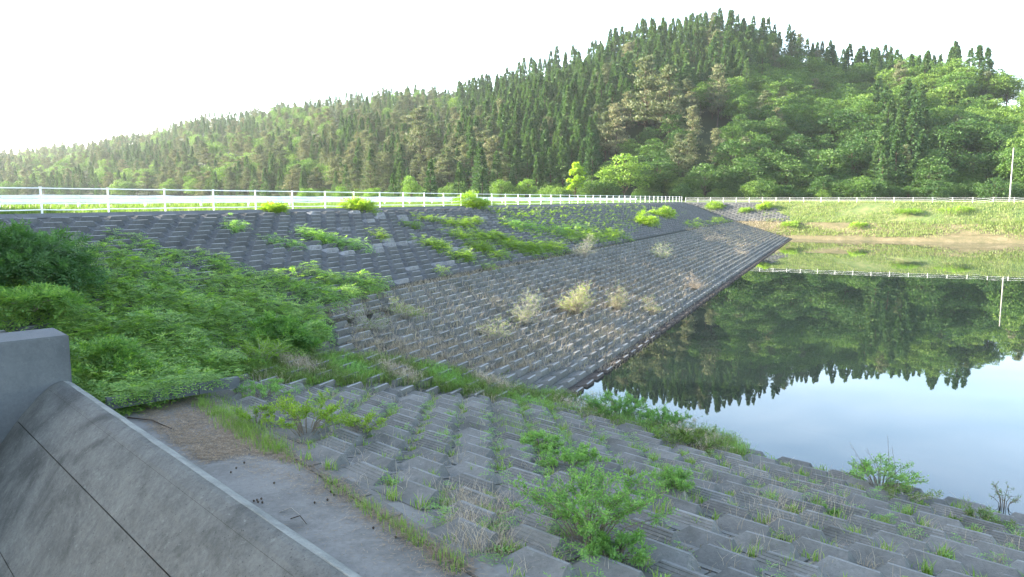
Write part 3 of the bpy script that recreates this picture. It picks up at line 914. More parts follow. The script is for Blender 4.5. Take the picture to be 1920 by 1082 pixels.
M_BROAD_SHADE = leafmat("shaded_green_leaves", (.018, .050, .014), (.040, .092, .022), (.085, .15, .036), .3)  # darker copy of the broad leaves: hill-foot shade put into the colour
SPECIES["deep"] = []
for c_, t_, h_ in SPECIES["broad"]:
    c2_ = c_.copy(); c2_.materials[0] = M_BROAD_SHADE; SPECIES["deep"].append((c2_, t_, h_))
def species_at(px, py):
    r = random.random()
    if px < 640:
        n_ = math.sin(px * .021 + py * .05) + math.sin(px * .013 - py * .08 + 2)
        if n_ > .8: return "cedar" if r < .7 else "pine"
        if n_ < -.9: return "broad" if r < .5 else "pine"
        return "pine" if r < .52 else ("cedar" if r < .66 else "broad")
    if px < 1120:
        if py > 345: return "broad" if r < .35 else "cedar"
        if 650 < px < 940 and 215 < py < 345: return "pine" if r < .6 else "cedar"
        if px < 860 and py < 215: return "pine" if r < .4 else ("broad" if r < .65 else "cedar")
        return "cedar" if r < .97 else "pine"
    if px < 1300:
        if 190 < py < 300 and px > 1130: return "pine"
        if py >= 300: return "broad"
        return "cedar" if r < .88 else "pine"
    if py < 95 + (px - 1300) * .06 and (px > 1500 or px < 1400): return "cedar" if r < .55 else ("pine" if r < .7 else "broad")
    if px < 1400 and py < 150: return "cedar"
    if px < 1500 and py < 125: return "cedar" if r < .4 else ("pine" if r < .5 else "broad")
    if 1640 < px < 1740 and 190 < py < 320: return "cedar"
    if px > 1480 and py < 140: return "cedar" if r < .42 else "broad"
    return "broad" if r < .93 else "pine"

trees = []   # (kind, x, y, z, scale, px, py)
gx = 0
def try_tree(x, y, minsp, kind=None, scale=None):
    z = float(hill_z(x, y))
    px, py, fw = proj(np.array([x, y, z + 8]))
    px = float(px); py = float(py)
    k = kind or species_at(px, py)
    base_s = {"cedar": .86, "pine": .82, "broad": .86, "lime": .8}[k] if px > 860 else {"cedar": .66, "pine": .68, "broad": .72, "lime": .6}[k]
    s = scale or base_s * random.uniform(.80, 1.12)
    trees.append((k, x, y, z, s, px, py))
yy = 150.0
while yy < 760:
    step = 4.3 if yy < 300 else (6.0 if yy < 450 else 7.5)
    xx = -1.05 * yy
    while xx < 1.05 * yy:
        x = xx + random.uniform(-.42, .42) * step; y = yy + random.uniform(-.42, .42) * step
        px = 960 + 1397 * x / y
        R = np.interp(px, RX, RR); B = np.interp(px, BX, BB); t = (y - B) / (R - B)
        w = x * W2[0] + y * W2[1]; v = x * V2[0] + y * V2[1]
        if -.0 < t < 1.08 and -420 < px < 2350 and v > V_FENCE + 5 or (0 < t < 1.08 and w < -60 and -420 < px < 2350):
            z = float(hill_z(x, y)); q = proj(np.array([x, y, z + 8]))
            k = species_at(float(q[0]), float(q[1]))
            dens = {"cedar": .95, "pine": .62, "broad": .50}[k]
            if random.random() < dens: try_tree(x, y, step, k)
        xx += step
    yy += step
for i in range(330):
    px = random.uniform(560, 1960); Bq = float(np.interp(px, BX, BB)); y = Bq + random.uniform(-7, 9); x = (px - 960) / 1397 * y
    v = x * V2[0] + y * V2[1]
    if v < V_FENCE + 6: continue
    trees.append(("broad", x, y, float(hill_z(x, y)) - .9, random.uniform(.34, .62) * (1 if px > 1100 else .75), px, 340.0))
# chosen trees at the foot of the hill: (px, py_base_guess, distance, kind, height)
def at_px(px, Y): return ((px - 960) / 1397 * Y, Y)
named = []
def named_tree(kind, px, Y, hgt, label, cat, wide=1.0, zbase=None, name=None, group=None, var=0):
    x, y = at_px(px, Y)
    named.append((kind, x, y, zbase if zbase is not None else float(hill_z(x, y)), hgt, wide, label, cat, name, group, var))
named_tree("lime", 1170, 168, 11.4, "large round pale green broadleaf tree at the hill foot behind the far fence corner", "tree", 1.4)
named_tree("limecol", 1078, 165, 10.6, "slim bright yellow-green column of foliage left of the large round pale tree", "tree", 1.1)
named_tree("lime", 985, 160, 6.2, "small pale green tree with wide crown behind the white fence, left of the bright column", "tree", 1.2, var=1)
named_tree("lime", 770, 165, 6.6, "yellow green bushy tree behind the crest fence between two dark cedars", "tree", 1.0)
named_tree("cedar", 738, 150, 6.6, "short pointed dark cedar directly left of the yellow green bushy tree", "tree", 1.3)
named_tree("cedar", 808, 150, 9.2, "pointed dark cedar behind the crest fence, first right of the yellow green bushy tree", "tree", 1.1)
named_tree("cedar", 862, 150, 8.8, "pointed dark cedar just left above the yellow crest bush, middle of three", "tree", 1.15, var=1)
named_tree("cedar", 905, 150, 7.6, "pointed dark cedar above the yellow crest bush, rightmost of three", "tree", 1.2, var=2)
named_tree("lime", 700, 160, 4.2, "low yellow green shrub tree glowing behind the guardrail, left of the short cedar", "tree", 1.5, var=1)
named_tree("lime", 640, 170, 4.4, "low green shrub tree behind the guardrail above the left crest bush", "tree", 1.4)
named_tree("lime", 575, 180, 4.4, "low sunlit shrub tree left of the crest bush, at the edge of the wood", "tree", 1.3, var=1)
named_tree("broad", 940, 160, 6.0, "small darker green tree behind the crest fence, right of the pointed cedars", "tree", 1.1)
named_tree("broad", 1320, 168, 9.8, "rounded mid green tree at the hill foot behind the small far block slope", "tree", 1.0, var=1)
named_tree("broad", 1430, 165, 7.2, "low dark green tree at the hill foot above the grassy far bank", "tree", 1.1, var=2)
named_tree("pine", 1205, 205, 22., "big spreading brownish pine standing out halfway up the hill behind the pale round tree", "tree", 1.25)
named_tree("pine", 1155, 195, 15.5, "brownish pine just left of the big spreading pine", "tree", 1.05, var=1)
named_tree("pine", 1250, 200, 20, "tall brownish pine touching the right side of the big spreading pine", "tree", 1.15, var=2)
named_tree("pine", 790, 235, 19, "broad tan pine rising above the dark cedars left of the hill centre", "tree", 1.3, var=3)
named_tree("pine", 700, 225, 12.5, "rounded brownish pine low on the hill above the short cedar", "tree", 1.2, var=2)
named_tree("pine", 1340, 215, 17, "single brownish pine among the bright broadleaf trees right of the big pine", "tree", 1.0, var=3)
named_tree("pine", 1690, 168, 9.5, "brownish pine low at the hill foot on the right, above the far fence", "tree", 1.1, var=0)

def place_tree(kind, x, y, z, s, wide=1.0, parts=True, var=None, name=None):
    deep = kind == "broad" and x / y > .16 and y < float(np.interp(960 + 1397 * x / y, BX, BB)) + 34 and random.random() < .8  # most trees at the right hill foot take the shade-coloured leaves
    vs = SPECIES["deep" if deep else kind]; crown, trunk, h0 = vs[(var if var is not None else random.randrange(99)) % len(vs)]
    rz = random.uniform(0, 6.28)
    nm = name or {"cedar": "cedar_tree", "pine": "pine_tree", "broad": "broadleaf_tree", "lime": "broadleaf_tree", "limecol": "columnar_tree"}[kind]
    r = empty(nm, (x, y, z), rz)
    r.scale = (s * wide, s * wide, s)
    link("crown", crown, r); link("trunk", trunk, r)
    return r
g = crown_broad(99, 12., 1.9, 26, 3600, (.42, .32), .02)
M_COLUMN = leafmat("column_leaves", (.17, .27, .02), (.26, .38, .03), (.36, .48, .05), .5)
SPECIES["limecol"] = [(g.mesh("crown", [M_COLUMN, M_BARK]), trunk_geo(12., .15, g.cs).mesh("trunk", M_BARK, True), 12.)]
for (kind, x, y, z, hgt, wide, label, cat, name, group, var) in named:
    r = place_tree(kind, x, y, z - .2, hgt / SPECIES[kind][0][2], wide, True, var)
    tag(r, label, cat)
# thin out wood trees standing on the named ones or in front of them
def clear_of(x, y, px):
    for n_ in named:
        if (x - n_[1]) ** 2 + (y - n_[2]) ** 2 < 9: return False
        npx = 960 + 1397 * n_[1] / n_[2]
        if n_[0].startswith("lime") and n_[2] < 175 and abs(px - npx) < 24 and y < n_[2] and n_[2] - y < 45: return False
        if n_[0] == "pine" and n_[4] > 14 and abs(px - npx) < 36 and 0 < n_[2] - y < 22: return False
    return True
trees = [t for t in trees if clear_of(t[1], t[2], t[5])]
for (px_, Y_, s_) in ((1195, 182, .62), (1222, 188, .7), (1250, 184, .6), (1275, 190, .75), (1140, 184, .55), (1178, 194, .6), (1236, 178, .5), (1262, 200, .8), (1215, 198, .6)):
    x_, y_ = at_px(px_, Y_); trees.append(("broad", x_, y_, float(hill_z(x_, y_)) - .5, s_, float(px_), 300.0))
# screen size order
def shown(t):
    return 20 < t[5] < 1900 and t[6] < 400
KNAME = {"cedar": "cedar", "pine": "pine", "broad": "broadleaf"}
rest_pts = {"cedar": [], "pine": [], "broad": []}
HZ = [(0, "left hill above guardrail's near end"), (260, "left hill above first fence bays"), (520, "long left ridge's near shoulder"), (760, "saddle where two hills meet"), (940, "main hill's left flank"), (1110, "hill above the bright column tree"), (1260, "main hill below its summit"), (1420, "hill above small far slope"), (1560, "hill above middle far fence"), (1720, "hill's right end near pole")]
def hz(px):
    n_ = HZ[0][1]
    for a, b in HZ:
        if px >= a: n_ = b
    return n_
ORD = ["leftmost", "second from left", "third from left", "fourth from left", "fifth from left", "sixth from left", "seventh from left", "eighth from left", "ninth from left", "tenth from left", "eleventh from left", "twelfth from left", "thirteenth from left", "fourteenth from left"]
for kind in ("cedar", "pine", "broad"):
    lst = [t for t in trees if t[0] == kind]
    lst.sort(key=lambda t: -(t[4] / t[2]) * (1 if shown(t) else .001))
    quota = 300 - sum(1 for n_ in named if n_[0] == kind) - 1
    things, rest = lst[:quota], lst[quota:]
    things = [t for t in things if shown(t)]
    rest = [t for t in lst if t not in things]
    rest_pts[kind] = rest
    cells = {}
    for t in things:
        px = t[5]
        R = float(np.interp(px, RX, RR)); B = float(np.interp(px, BX, BB)); tt = (t[2] - B) / (R - B)
        band = "foot" if tt < .12 else "lower part" if tt < .3 else "middle" if tt < .52 else "upper part" if tt < .8 else "top"
        size = "tall" if t[4] > 1.0 else ("small" if t[4] < .80 else "mid-sized")
        cells.setdefault((band, hz(px), size), []).append(t)
    adj = {"cedar": "pointed cedar", "pine": "brownish pine", "broad": "broadleaf tree"}[kind]
    for (band, zone, size), ts in cells.items():
        ts.sort(key=lambda t: t[2])
        nl = max(1, math.ceil(len(ts) / 13)); per = math.ceil(len(ts) / nl)
        for li in range(nl):
            sub = sorted(ts[li * per:(li + 1) * per], key=lambda t: t[5])
            lay = "" if nl == 1 else (["nearest-row ", "second-row ", "third-row ", "fourth-row ", "fifth-row ", "sixth-row "][min(li, 5)])
            for i, t in enumerate(sub):
                r = place_tree(kind, t[1], t[2], t[3] - .2, t[4], random.uniform(1.0, 1.25) if t[5] > 860 else random.uniform(1.25, 1.6))
                pre = (ORD[min(i, 13)] + " ") if len(sub) > 1 else ""
                tag(r, f"{pre}{size} {adj}, {lay}{band} of {zone}", "tree", {"cedar": "cedars in the hillside wood", "pine": "pines in the hillside wood", "broad": "broadleaf trees in the hillside wood"}[kind])

def instancer(name, pts, meshes, mat_kind="stuff"):
    """a countless far wood as one object: points that carry tree crowns"""
    P = np.array([(t[1], t[2], t[3] - .2) for t in pts]); 
    me = bpy.data.meshes.new(name); me.vertices.add(len(P)); me.vertices.foreach_set("co", P.astype(np.float32).ravel())
    a = me.attributes.new("size", 'FLOAT', 'POINT'); a.data.foreach_set("value", np.array([t[4] for t in pts], dtype=np.float32))
    b = me.attributes.new("turn", 'FLOAT', 'POINT'); b.data.foreach_set("value", RNG.uniform(0, 6.28, len(P)).astype(np.float32))
    me.update()
    o = link(name, me); o["kind"] = "stuff"
    ng = bpy.data.node_groups.new(name, 'GeometryNodeTree')
    ng.interface.new_socket("Geometry", in_out='INPUT', socket_type='NodeSocketGeometry'); ng.interface.new_socket("Geometry", in_out='OUTPUT', socket_type='NodeSocketGeometry')
    N = ng.nodes; L = ng.links
    gi = N.new("NodeGroupInput"); go = N.new("NodeGroupOutput"); iop = N.new("GeometryNodeInstanceOnPoints"); jo = N.new("GeometryNodeJoinGeometry")
    for ob in meshes:
        oi = N.new("GeometryNodeObjectInfo"); oi.inputs["Object"].default_value = ob; oi.inputs["As Instance"].default_value = True; oi.transform_space = 'ORIGINAL'
        L.new(oi.outputs["Geometry"], jo.inputs[0])
    sa = N.new("GeometryNodeInputNamedAttribute"); sa.data_type = 'FLOAT'; sa.inputs[0].default_value = "size"
    ta = N.new("GeometryNodeInputNamedAttribute"); ta.data_type = 'FLOAT'; ta.inputs[0].default_value = "turn"
    cx = N.new("ShaderNodeCombineXYZ"); L.new(ta.outputs[0], cx.inputs[2])
    L.new(gi.outputs[0], iop.inputs["Points"]); L.new(jo.outputs[0], iop.inputs["Instance"]); iop.inputs["Pick Instance"].default_value = True
    L.new(cx.outputs[0], iop.inputs["Rotation"]); L.new(sa.outputs[0], iop.inputs["Scale"])
    L.new(iop.outputs[0], go.inputs[0])
    md = o.modifiers.new("spread", 'NODES'); md.node_group = ng
    return o
def crown_objs(kind):
    seen = {}; 
    for ob in list(COL.objects):
        if ob.type == 'MESH' and ob.name.startswith("crown") and ob.data in [c[0] for c in SPECIES[kind]] and ob.data.name not in seen: seen[ob.data.name] = ob
    return list(seen.values())
for kind, nm in (("cedar", "distant_cedar_wood"), ("pine", "distant_pine_wood"), ("broad", "distant_broadleaf_wood")):
    if rest_pts[kind]: instancer(nm, rest_pts[kind], crown_objs(kind))
# wood on the knoll to the left, outside the picture; its shade falls over the near bank
kp = []
SQ = np.array([math.cos(SUN_AZ), math.sin(SUN_AZ)]); SD = np.array([-math.sin(SUN_AZ), math.cos(SUN_AZ)])
for i in range(150):
    q = random.uniform(-26, 27.5); d = random.uniform(74, 100)
    x, y = q * SQ + d * SD
    if y < 16 or x / y > -.80: continue
    w = x * W2[0] + y * W2[1]
    if w > -44: continue
    kp.append(("cedar", x, y, float(hill_z(x, max(y, 15))), random.uniform(1.05, 1.3)))
print("knoll trees", len(kp), "trees", len(trees), {k: len(v) for k, v in rest_pts.items()})
if kp: instancer("knoll_cedar_wood", kp, crown_objs("cedar"))

# ------------------------------------------------------------------ near vegetation
def inpoly(x, y, poly):
    c = False; n = len(poly); j = n - 1
    for i in range(n):
        if (poly[i][1] > y) != (poly[j][1] > y) and x < (poly[j][0] - poly[i][0]) * (y - poly[i][1]) / (poly[j][1] - poly[i][1]) + poly[i][0]: c = not c
        j = i
    return c
def sprays(g, P, D, N, length, pairs=5, mi=0, lw=.30, droop=.25):
    """pinnate leaves: pairs of leaflets along a drooping rib"""
    P = np.asarray(P, float); D = unit(D); S = unit(np.cross(D, N)); Nn = unit(np.cross(S, D))
    k = len(P); length = np.broadcast_to(np.asarray(length, float).reshape(-1, 1), (k, 1))
    for i in range(pairs):
        t = (i + .6) / pairs
        c = P + D * length * t - np.array([0, 0, 1.]) * length * droop * t * t
        ll = length * (.42 - .16 * abs(t - .45))
        for sg in (-1, 1):
            dd = D * .55 + S * sg + rnd((k, 3), -.12, .12); g.leaves(c, dd, Nn + rnd((k, 3), -.25, .25), ll, ll * lw, mi)
    g.leaves(P + D * length * .95 - np.array([0, 0, 1.]) * length * droop * .9, D - np.array([0, 0, .3]), Nn, length * .36, length * .12, mi)

def mound_noise(x, y):
    return .5 + .25 * math.sin(x * 1.7 + 1.1 * math.sin(y * .9)) + .25 * math.sin(y * 2.1 + math.sin(x * 1.3) * 1.4)

COVER = [(-60, 470), (20, 500), (60, 455), (120, 435), (200, 430), (270, 440), (285, 470), (340, 468), (420, 478), (500, 485), (525, 500), (522, 520), (570, 505), (640, 512), (720, 528), (730, 545), (690, 552), (640, 570), (590, 590), (612, 625), (590, 655), (520, 672), (450, 695), (425, 712), (330, 738), (262, 762), (200, 772), (165, 758), (128, 700), (128, 628), (95, 612), (-60, 618)]
def domes(g, centres, rad, hgt, per, ln, pairs=4):
    """leaf sprays lying on many small overlapping domes"""
    k = len(centres) * per
    C = np.repeat(centres, per, 0); Rr = np.repeat(rad, per)[:, None]; Hh = np.repeat(hgt, per)[:, None]
    a = rnd(k, 0, 6.283); s_ = rnd(k, 0, 1) ** .6
    o = np.stack([np.cos(a), np.sin(a), np.zeros(k)], 1)
    P = C + o * Rr * s_[:, None]; P[:, 2] += (Hh[:, 0]) * (1 - s_ ** 2) * rnd(k, .8, 1.1)
    D = o + rnd((k, 3), -.5, .5); D[:, 2] += .35 - .75 * s_
    N = o * .6 * s_[:, None] + np.array([0, 0, 1]) + rnd((k, 3), -.3, .3)
    sprays(g, P, D, N, rnd(k, .75, 1.25) * ln, pairs)
g = Geo(); cen = []; cand = 0
while len(cen) < 1900 and cand < 20000:
    cand += 1
    px = random.uniform(-60, 735); py = 430 + 335 * random.random() ** .75
    if not inpoly(px, py, COVER): continue
    p = hit_ground(px, py + 8)
    if p is None: continue
    if py < 520 and math.sin(p[0] * .9 + 2) + math.sin(p[1] * .7 + p[0] * .5) < -1.0: continue
    cen.append(p)
cen = np.array(cen); k = len(cen)
mh = np.array([mound_noise(p[0], p[1]) for p in cen])
tp = np.array([min(1., .35 + max(0, (proj(p)[1] - 470)) / 170) for p in cen])
cen[:, 2] += .02 + .55 * mh * rnd(k, .4, 1) * tp
domes(g, cen, rnd(k, .24, .5), rnd(k, .18, .44) * (.5 + .5 * tp), 14, .33)
kc = np.array([ka + (kb - ka) * t + np.array([random.gauss(0, .12), .1 + random.gauss(0, .1), .12]) for t in rnd(34, -.1, 1.05)])
domes(g, kc, rnd(34, .12, .3), rnd(34, .08, .22), 14, .24)
tag(link("vine_ground_cover", g.mesh("vine_ground_cover", [M_VINE])), kind="stuff")

def leafy_shrub(name, pos, rx, ry, h, n, ln, mat, label, cat="shrub", pairs=4, group=None, seed=0, stems=7, tilt=None):
    rs = np.random.default_rng(seed + 100)
    root = empty(name, tuple(pos), 0, label, cat, group)
    g = Geo()
    nl = max(14, int(n / 55))
    v = unit(rs.normal(0, 1, (nl, 3))); v[:, 2] = np.abs(v[:, 2])
    cs = v * np.array([rx * .8, ry * .8, h * .80]) * rs.uniform(.35, 1, (nl, 1)) ** .6; rr = rs.uniform(.16, .32, nl)
    idx = rs.integers(0, nl, n)
    u = unit(rs.normal(0, 1, (n, 3))); u[:, 2] = np.where(u[:, 2] < -.3, -u[:, 2], u[:, 2])
    P = cs[idx] + u * (rr[idx] * rs.uniform(.6, 1.05, n))[:, None] * np.array([rx, ry, h * .75])
    P[:, 2] = np.maximum(P[:, 2], .05)
    D = u + rs.normal(0, .5, (n, 3)); D[:, 2] += .05
    sprays(g, P, D, u + np.array([0, 0, .8]), rs.uniform(.7, 1.2, n) * ln, pairs)
    link("foliage", g.mesh("foliage", [mat]), root)
    g = Geo()
    for i in range(stems):
        c = cs[i % nl] * rs.uniform(.8, 1.1); g.tube([(0, 0, -.15), tuple(c * [.4, .4, .5]), tuple(c)], [.03 * h ** .5 + .005, .018, .006], 4)
    link("stem", g.mesh("stem", M_TWIG), root)
    return root
def at_ground(px, py): return hit_ground(px, py)

p = hit_ground(35, 545)
leafy_shrub("leafy_shrub", p, 2.6, 2.2, 2.1, 5600, .40, M_VINED, "large dark green leafy bush below the fence at the left edge", "shrub", seed=1)
leafy_shrub("leafy_shrub", hit_ground(45, 632) + [0, .5, .8], 1.2, .8, .45, 900, .34, M_VINE, "low leafy bush spilling over the top of the concrete pier", "shrub", seed=2)
leafy_shrub("leafy_shrub", hit_ground(215, 722), 1.25, 1.0, 1.25, 1900, .32, M_VINE, "bushy green mound hanging beside the pier, just beyond the spillway wall", "shrub", seed=3)
leafy_shrub("leafy_shrub", hit_ground(520, 655), 1.3, 1.0, 1.1, 1500, .32, M_VINE, "rounded green mound at the right end of the vine cover", "shrub", seed=4)
leafy_shrub("leafy_shrub", hit_ground(590, 640), .7, .6, .6, 500, .26, M_SHRUB, "smaller feathery green clump right of the rounded mound", "shrub", seed=5)
for (px, w_, h_, s_, lb) in ((664, 1.5, 1.0, 6, "glowing yellow green bush growing through the crest fence, middle one of three"), (880, 2.1, 1.55, 7, "biggest yellow green bush on the dam crest, rightmost of three"), (505, .95, .62, 8, "small yellow green bush on the dam crest, leftmost of three")):
    # stands on the crest coping
    k_ = (px - 960) / 1397.; vv = (k_ * W_CREST * W2[1] - W_CREST * W2[0]) / (V2[0] - k_ * V2[1])
    x, y = wv(W_CREST + .2, vv)
    leafy_shrub("leafy_shrub", (x, y, Z_CREST - .25), w_, w_ * .8, h_, int(900 * w_), .34, M_LIME, lb, "shrub", 3, "bushes on the dam crest", s_)
for (px, py, w_, h_, s_, lb) in ((1215, 425, 2.1, 1.9, 11, "bright green bush on the upper block slope, lower left of a pair"), (1243, 408, 2.2, 1.5, 12, "bright green bush on the upper block slope, upper right of a pair"), (1340, 392, 2.2, 1.5, 13, "green bush at the top of the corner between the two block slopes"), (1433, 393, 2.0, 1.5, 14, "round green bush on the small far block slope")):
    leafy_shrub("leafy_shrub", hit_ground(px, py), w_, w_ * .8, h_, 800, .55, M_LIME, lb, "shrub", 3, None, s_)

# creeping patches on the upper slope: outline points in the picture, each its own plant
def creeper(spine, width, n, ln, mat, label, seed, hgt=.28):
    rs = np.random.default_rng(seed)
    pts = [hit_ground(*q) for q in spine]; pts = [q for q in pts if q is not None]
    c0 = pts[0].copy(); g = Geo()
    cum = len(pts) - 1; nl = max(5, int(n / 16)); cl = []
    for i in range(nl):
        t = rs.uniform(-.05, 1.05) * max(cum, .001); a = int(max(0, min(t, cum - 1))) if cum else 0; f = t - a
        c = pts[a] * (1 - f) + pts[min(a + 1, cum)] * f if cum else pts[0]
        q = c[:2] + rs.normal(0, .42, 2) * width
        cl.append((q[0], q[1], ground_z(q[0], q[1]) + .04 + hgt * rs.uniform(0, .8)))
    cl = np.array(cl) - c0
    root = empty("creeping_shrub", tuple(c0), 0, label, "shrub", "creeping shrubs on the upper block slope")
    domes(g, cl, rs.uniform(.22, .42, nl) * min(1.3, .6 + width * .6), rs.uniform(.2, .42, nl), 17, ln, 3)
    link("foliage", g.mesh("foliage", [mat]), root)
    g = Geo()
    if cum: 
        g.tube([q - c0 + np.array([0, 0, .08]) for q in pts], .025, 4)
    else:
        g.tube([(0, 0, 0), (.1, .05, .15), (.2, .1, .3)], .02, 4)
    link("stem", g.mesh("stem", M_TWIG), root)
CR = [([(432, 436), (452, 432)], .55, 260, .26, M_SHRUB, "small green creeper high on the upper slope below the second fence bay"),
      ([(505, 458), (530, 462), (556, 468)], .40, 280, .26, M_SHRUB, "narrow green creeper left of the long bright creeper"),
      ([(564, 440), (590, 452), (620, 460), (650, 465), (676, 470)], .62, 900, .30, M_SHRUB, "long bright creeper trailing down right across the dark upper slope"),
      ([(699, 450), (722, 449)], .45, 220, .28, M_LIME, "little yellow creeper between the long creeper and the round patch"),
      ([(812, 466)], .95, 420, .36, M_LIME, "round yellow green patch in the middle of the upper slope"),
      ([(766, 428)], .6, 160, .36, M_LIME, "small tuft high on the slope left of the crest's biggest bush"),
      ([(804, 418), (840, 424), (872, 426), (892, 420)], .9, 900, .38, M_LIME, "bright creeper high on the slope right below the biggest crest bush"),
      ([(860, 450), (895, 450), (930, 452), (955, 455)], 1.1, 1400, .38, M_LIME, "wide yellow green creeper across the upper slope's centre"),
      ([(888, 470), (910, 472)], .95, 520, .38, M_LIME, "dense bright patch right under the wide central creeper"),
      ([(862, 490), (885, 488)], .8, 460, .34, M_LIME, "low bright patch just above the berm"),
      ([(925, 487), (935, 480)], .6, 260, .34, M_LIME, "small bright tuft right of the low patch above the berm"),
      ([(960, 470), (1000, 472), (1045, 468)], 1.4, 1900, .42, M_LIME, "broad yellow green thicket beside the berm, under the fence's middle"),
      ([(1060, 452), (1110, 448), (1160, 444)], 1.4, 1700, .46, M_LIME, "pale yellow thicket along the berm right of the broad thicket"),
      ([(945, 425), (985, 432), (1020, 430)], 1.1, 500, .42, M_SHRUB, "scattered green creeper high on the far part of the upper slope"),
      ([(1040, 440), (1085, 428)], 1.2, 420, .45, M_SHRUB, "loose green creeper higher up behind the pale yellow thicket"),
      ([(1285, 425), (1320, 420), (1355, 413)], 1.3, 700, .55, M_LIME, "bright strip of leaves along the far end of the berm"),
      ([(915, 508)], .35, 90, .26, M_LIME, "tiny lime tuft on the berm edge"),
      ([(828, 517)], .3, 60, .24, M_LIME, "tiny lime sprig at the lower edge of the upper slope")]
for i, (sp, w_, n_, ln_, mt, lb) in enumerate(CR): creeper(sp, w_, n_, ln_, mt, lb, 200 + i)

# fine cover in the cracks of the far upper slope
def scatter_px(poly, n, dens=None, tries=8):
    out = []; xs = [q[0] for q in poly]; ys = [q[1] for q in poly]; c = 0
    while len(out) < n and c < n * tries:
        c += 1
        px = random.uniform(min(xs), max(xs)); py = random.uniform(min(ys), max(ys))
        if not inpoly(px, py, poly): continue
        if dens and random.random() > dens(px, py): continue
        p = hit_ground(px, py)
        if p is not None: out.append(p)
    return np.array(out)
def blades(g, P, n_per, h, spread, wd, lean=.35, mi=0):
    """tufts of grass blades, two segments each"""
    k = len(P) * n_per
    if k == 0: return
    B = np.repeat(P, n_per, 0) + np.stack([RNG.normal(0, spread, k), RNG.normal(0, spread, k), np.zeros(k)], 1)
    hh = h * rnd(k, .45, 1.2); a = rnd(k, 0, 6.28); ln = rnd(k, .2, 1.0) * lean
    D1 = np.stack([np.cos(a) * ln, np.sin(a) * ln, np.ones(k)], 1); D1 = unit(D1)
    D2 = unit(np.stack([np.cos(a) * ln * 2.6, np.sin(a) * ln * 2.6, np.ones(k) * .75], 1))
    S = unit(np.stack([-np.sin(a + rnd(k, -.6, .6)), np.cos(a), np.zeros(k)], 1)) * wd / 2
    M = B + D1 * (hh * .55)[:, None]; T = M + D2 * (hh * .5)[:, None]
    B = B - np.array([0, 0, .04])
    V = np.stack([B - S, B + S, M + S * .8, M - S * .8, T], 1).reshape(-1, 3)
    i = np.arange(k)[:, None] * 5
    g.add(V, i + np.array([[0, 1, 2, 3]]), mi)
    g.f3.append(i + np.array([[3, 2, 4]]) + (g.n - len(V))); g.m3.append(np.full(k, mi))

n_tuft = 0
g = Geo()
pts = scatter_px([(925, 395), (1200, 385), (1290, 400), (1190, 440), (1000, 450), (930, 425)], 1700)
k = len(pts); D = rnd((k, 3), -1, 1); D[:, 2] = np.abs(D[:, 2]) * .5 + .2
sprays(g, pts + [0, 0, .12], D, rnd((k, 3), -.4, .4) + [0, 0, 1], rnd(k, .25, .62), 3)
tag(link("joint_weeds", g.mesh("joint_weeds", [M_LIME])), kind="stuff")

# grass along the crest, verge and banks
def strip_pts(w0, w1, v0, v1, n, zf):
    w = rnd(n, w0, w1); v = v0 + (v1 - v0) * RNG.uniform(0, 1, n)
    P = w[:, None] * W2[None] + v[:, None] * V2[None]
    z = np.array([zf(a, b) for a, b in zip(w, v)])
    return np.column_stack([P, z])
g = Geo()
n = 9000
vv = 12 + 70 * RNG.uniform(0, 1, n) ** 1.3; w = rnd(n, -36, -30.9)
P = np.column_stack([w[:, None] * W2 + vv[:, None] * V2, np.full(n, Z_CREST + .05)])
blades(g, P, 3, .30, .10, .02)
P = strip_pts(-36, -30.9, 82, V_FENCE, 3500, lambda a, b: Z_CREST + .05); blades(g, P, 3, .38, .2, .06)
P = strip_pts(-44, -36.5, 15, 150, 7000, lambda a, b: Z_CREST - .1); blades(g, P, 3, .75, .3, .05)
tag(link("crest_grass", g.mesh("crest_grass", [M_GRASSD])), kind="stuff")
g = Geo()
P = strip_pts(-16, 70, V_BERM, V_FENCE + 6, 20000, lambda a, b: float(far_z(b)) if a > -14.5 + (V_FENCE - b) * .8 or b > V_FENCE else -3)
P = P[P[:, 2] > 0]
kp_ = (np.sin(P[:, 0] * .33 + P[:, 1] * .2) + np.sin(P[:, 0] * .12 - P[:, 1] * .9) + rnd(len(P), -1, 1)) > -.7
blades(g, P[kp_], 3, .34, .3, .06)
P = strip_pts(-14, 70, V_SHORE + 1.2, V_BERM + 1, 13000, lambda a, b: float(far_z(b))); 
keepm = (np.sin(P[:, 0] * .4) + np.sin(P[:, 1] * .7 + P[:, 0] * .2) + rnd(len(P), -1, 1)) > .1
blades(g, P[keepm], 3, .35, .3, .07)
tag(link("far_bank_grass", g.mesh("far_bank_grass", [M_GRASSD])), kind="stuff")
for i, (px, py, w_, lb) in enumerate(((1400, 398, 2.0, "yellow bush on the far grass bank, right of the far block slope"), (1610, 425, 2.4, "low olive bush at the foot of the far bank"), (1705, 400, 3.2, "pale green bush on the far bank below the fence"), (1790, 397, 3.6, "wide pale green bush right of centre on the far bank"), (1480, 425, 2.6, "yellow green bush by the corner of the far shore"))):
    q = hit_ground(px, py)
    if q is not None: leafy_shrub("leafy_shrub", q, w_, w_ * .6, .8, 500, .5, M_LIME, lb, "shrub", 3, None, 60 + i)

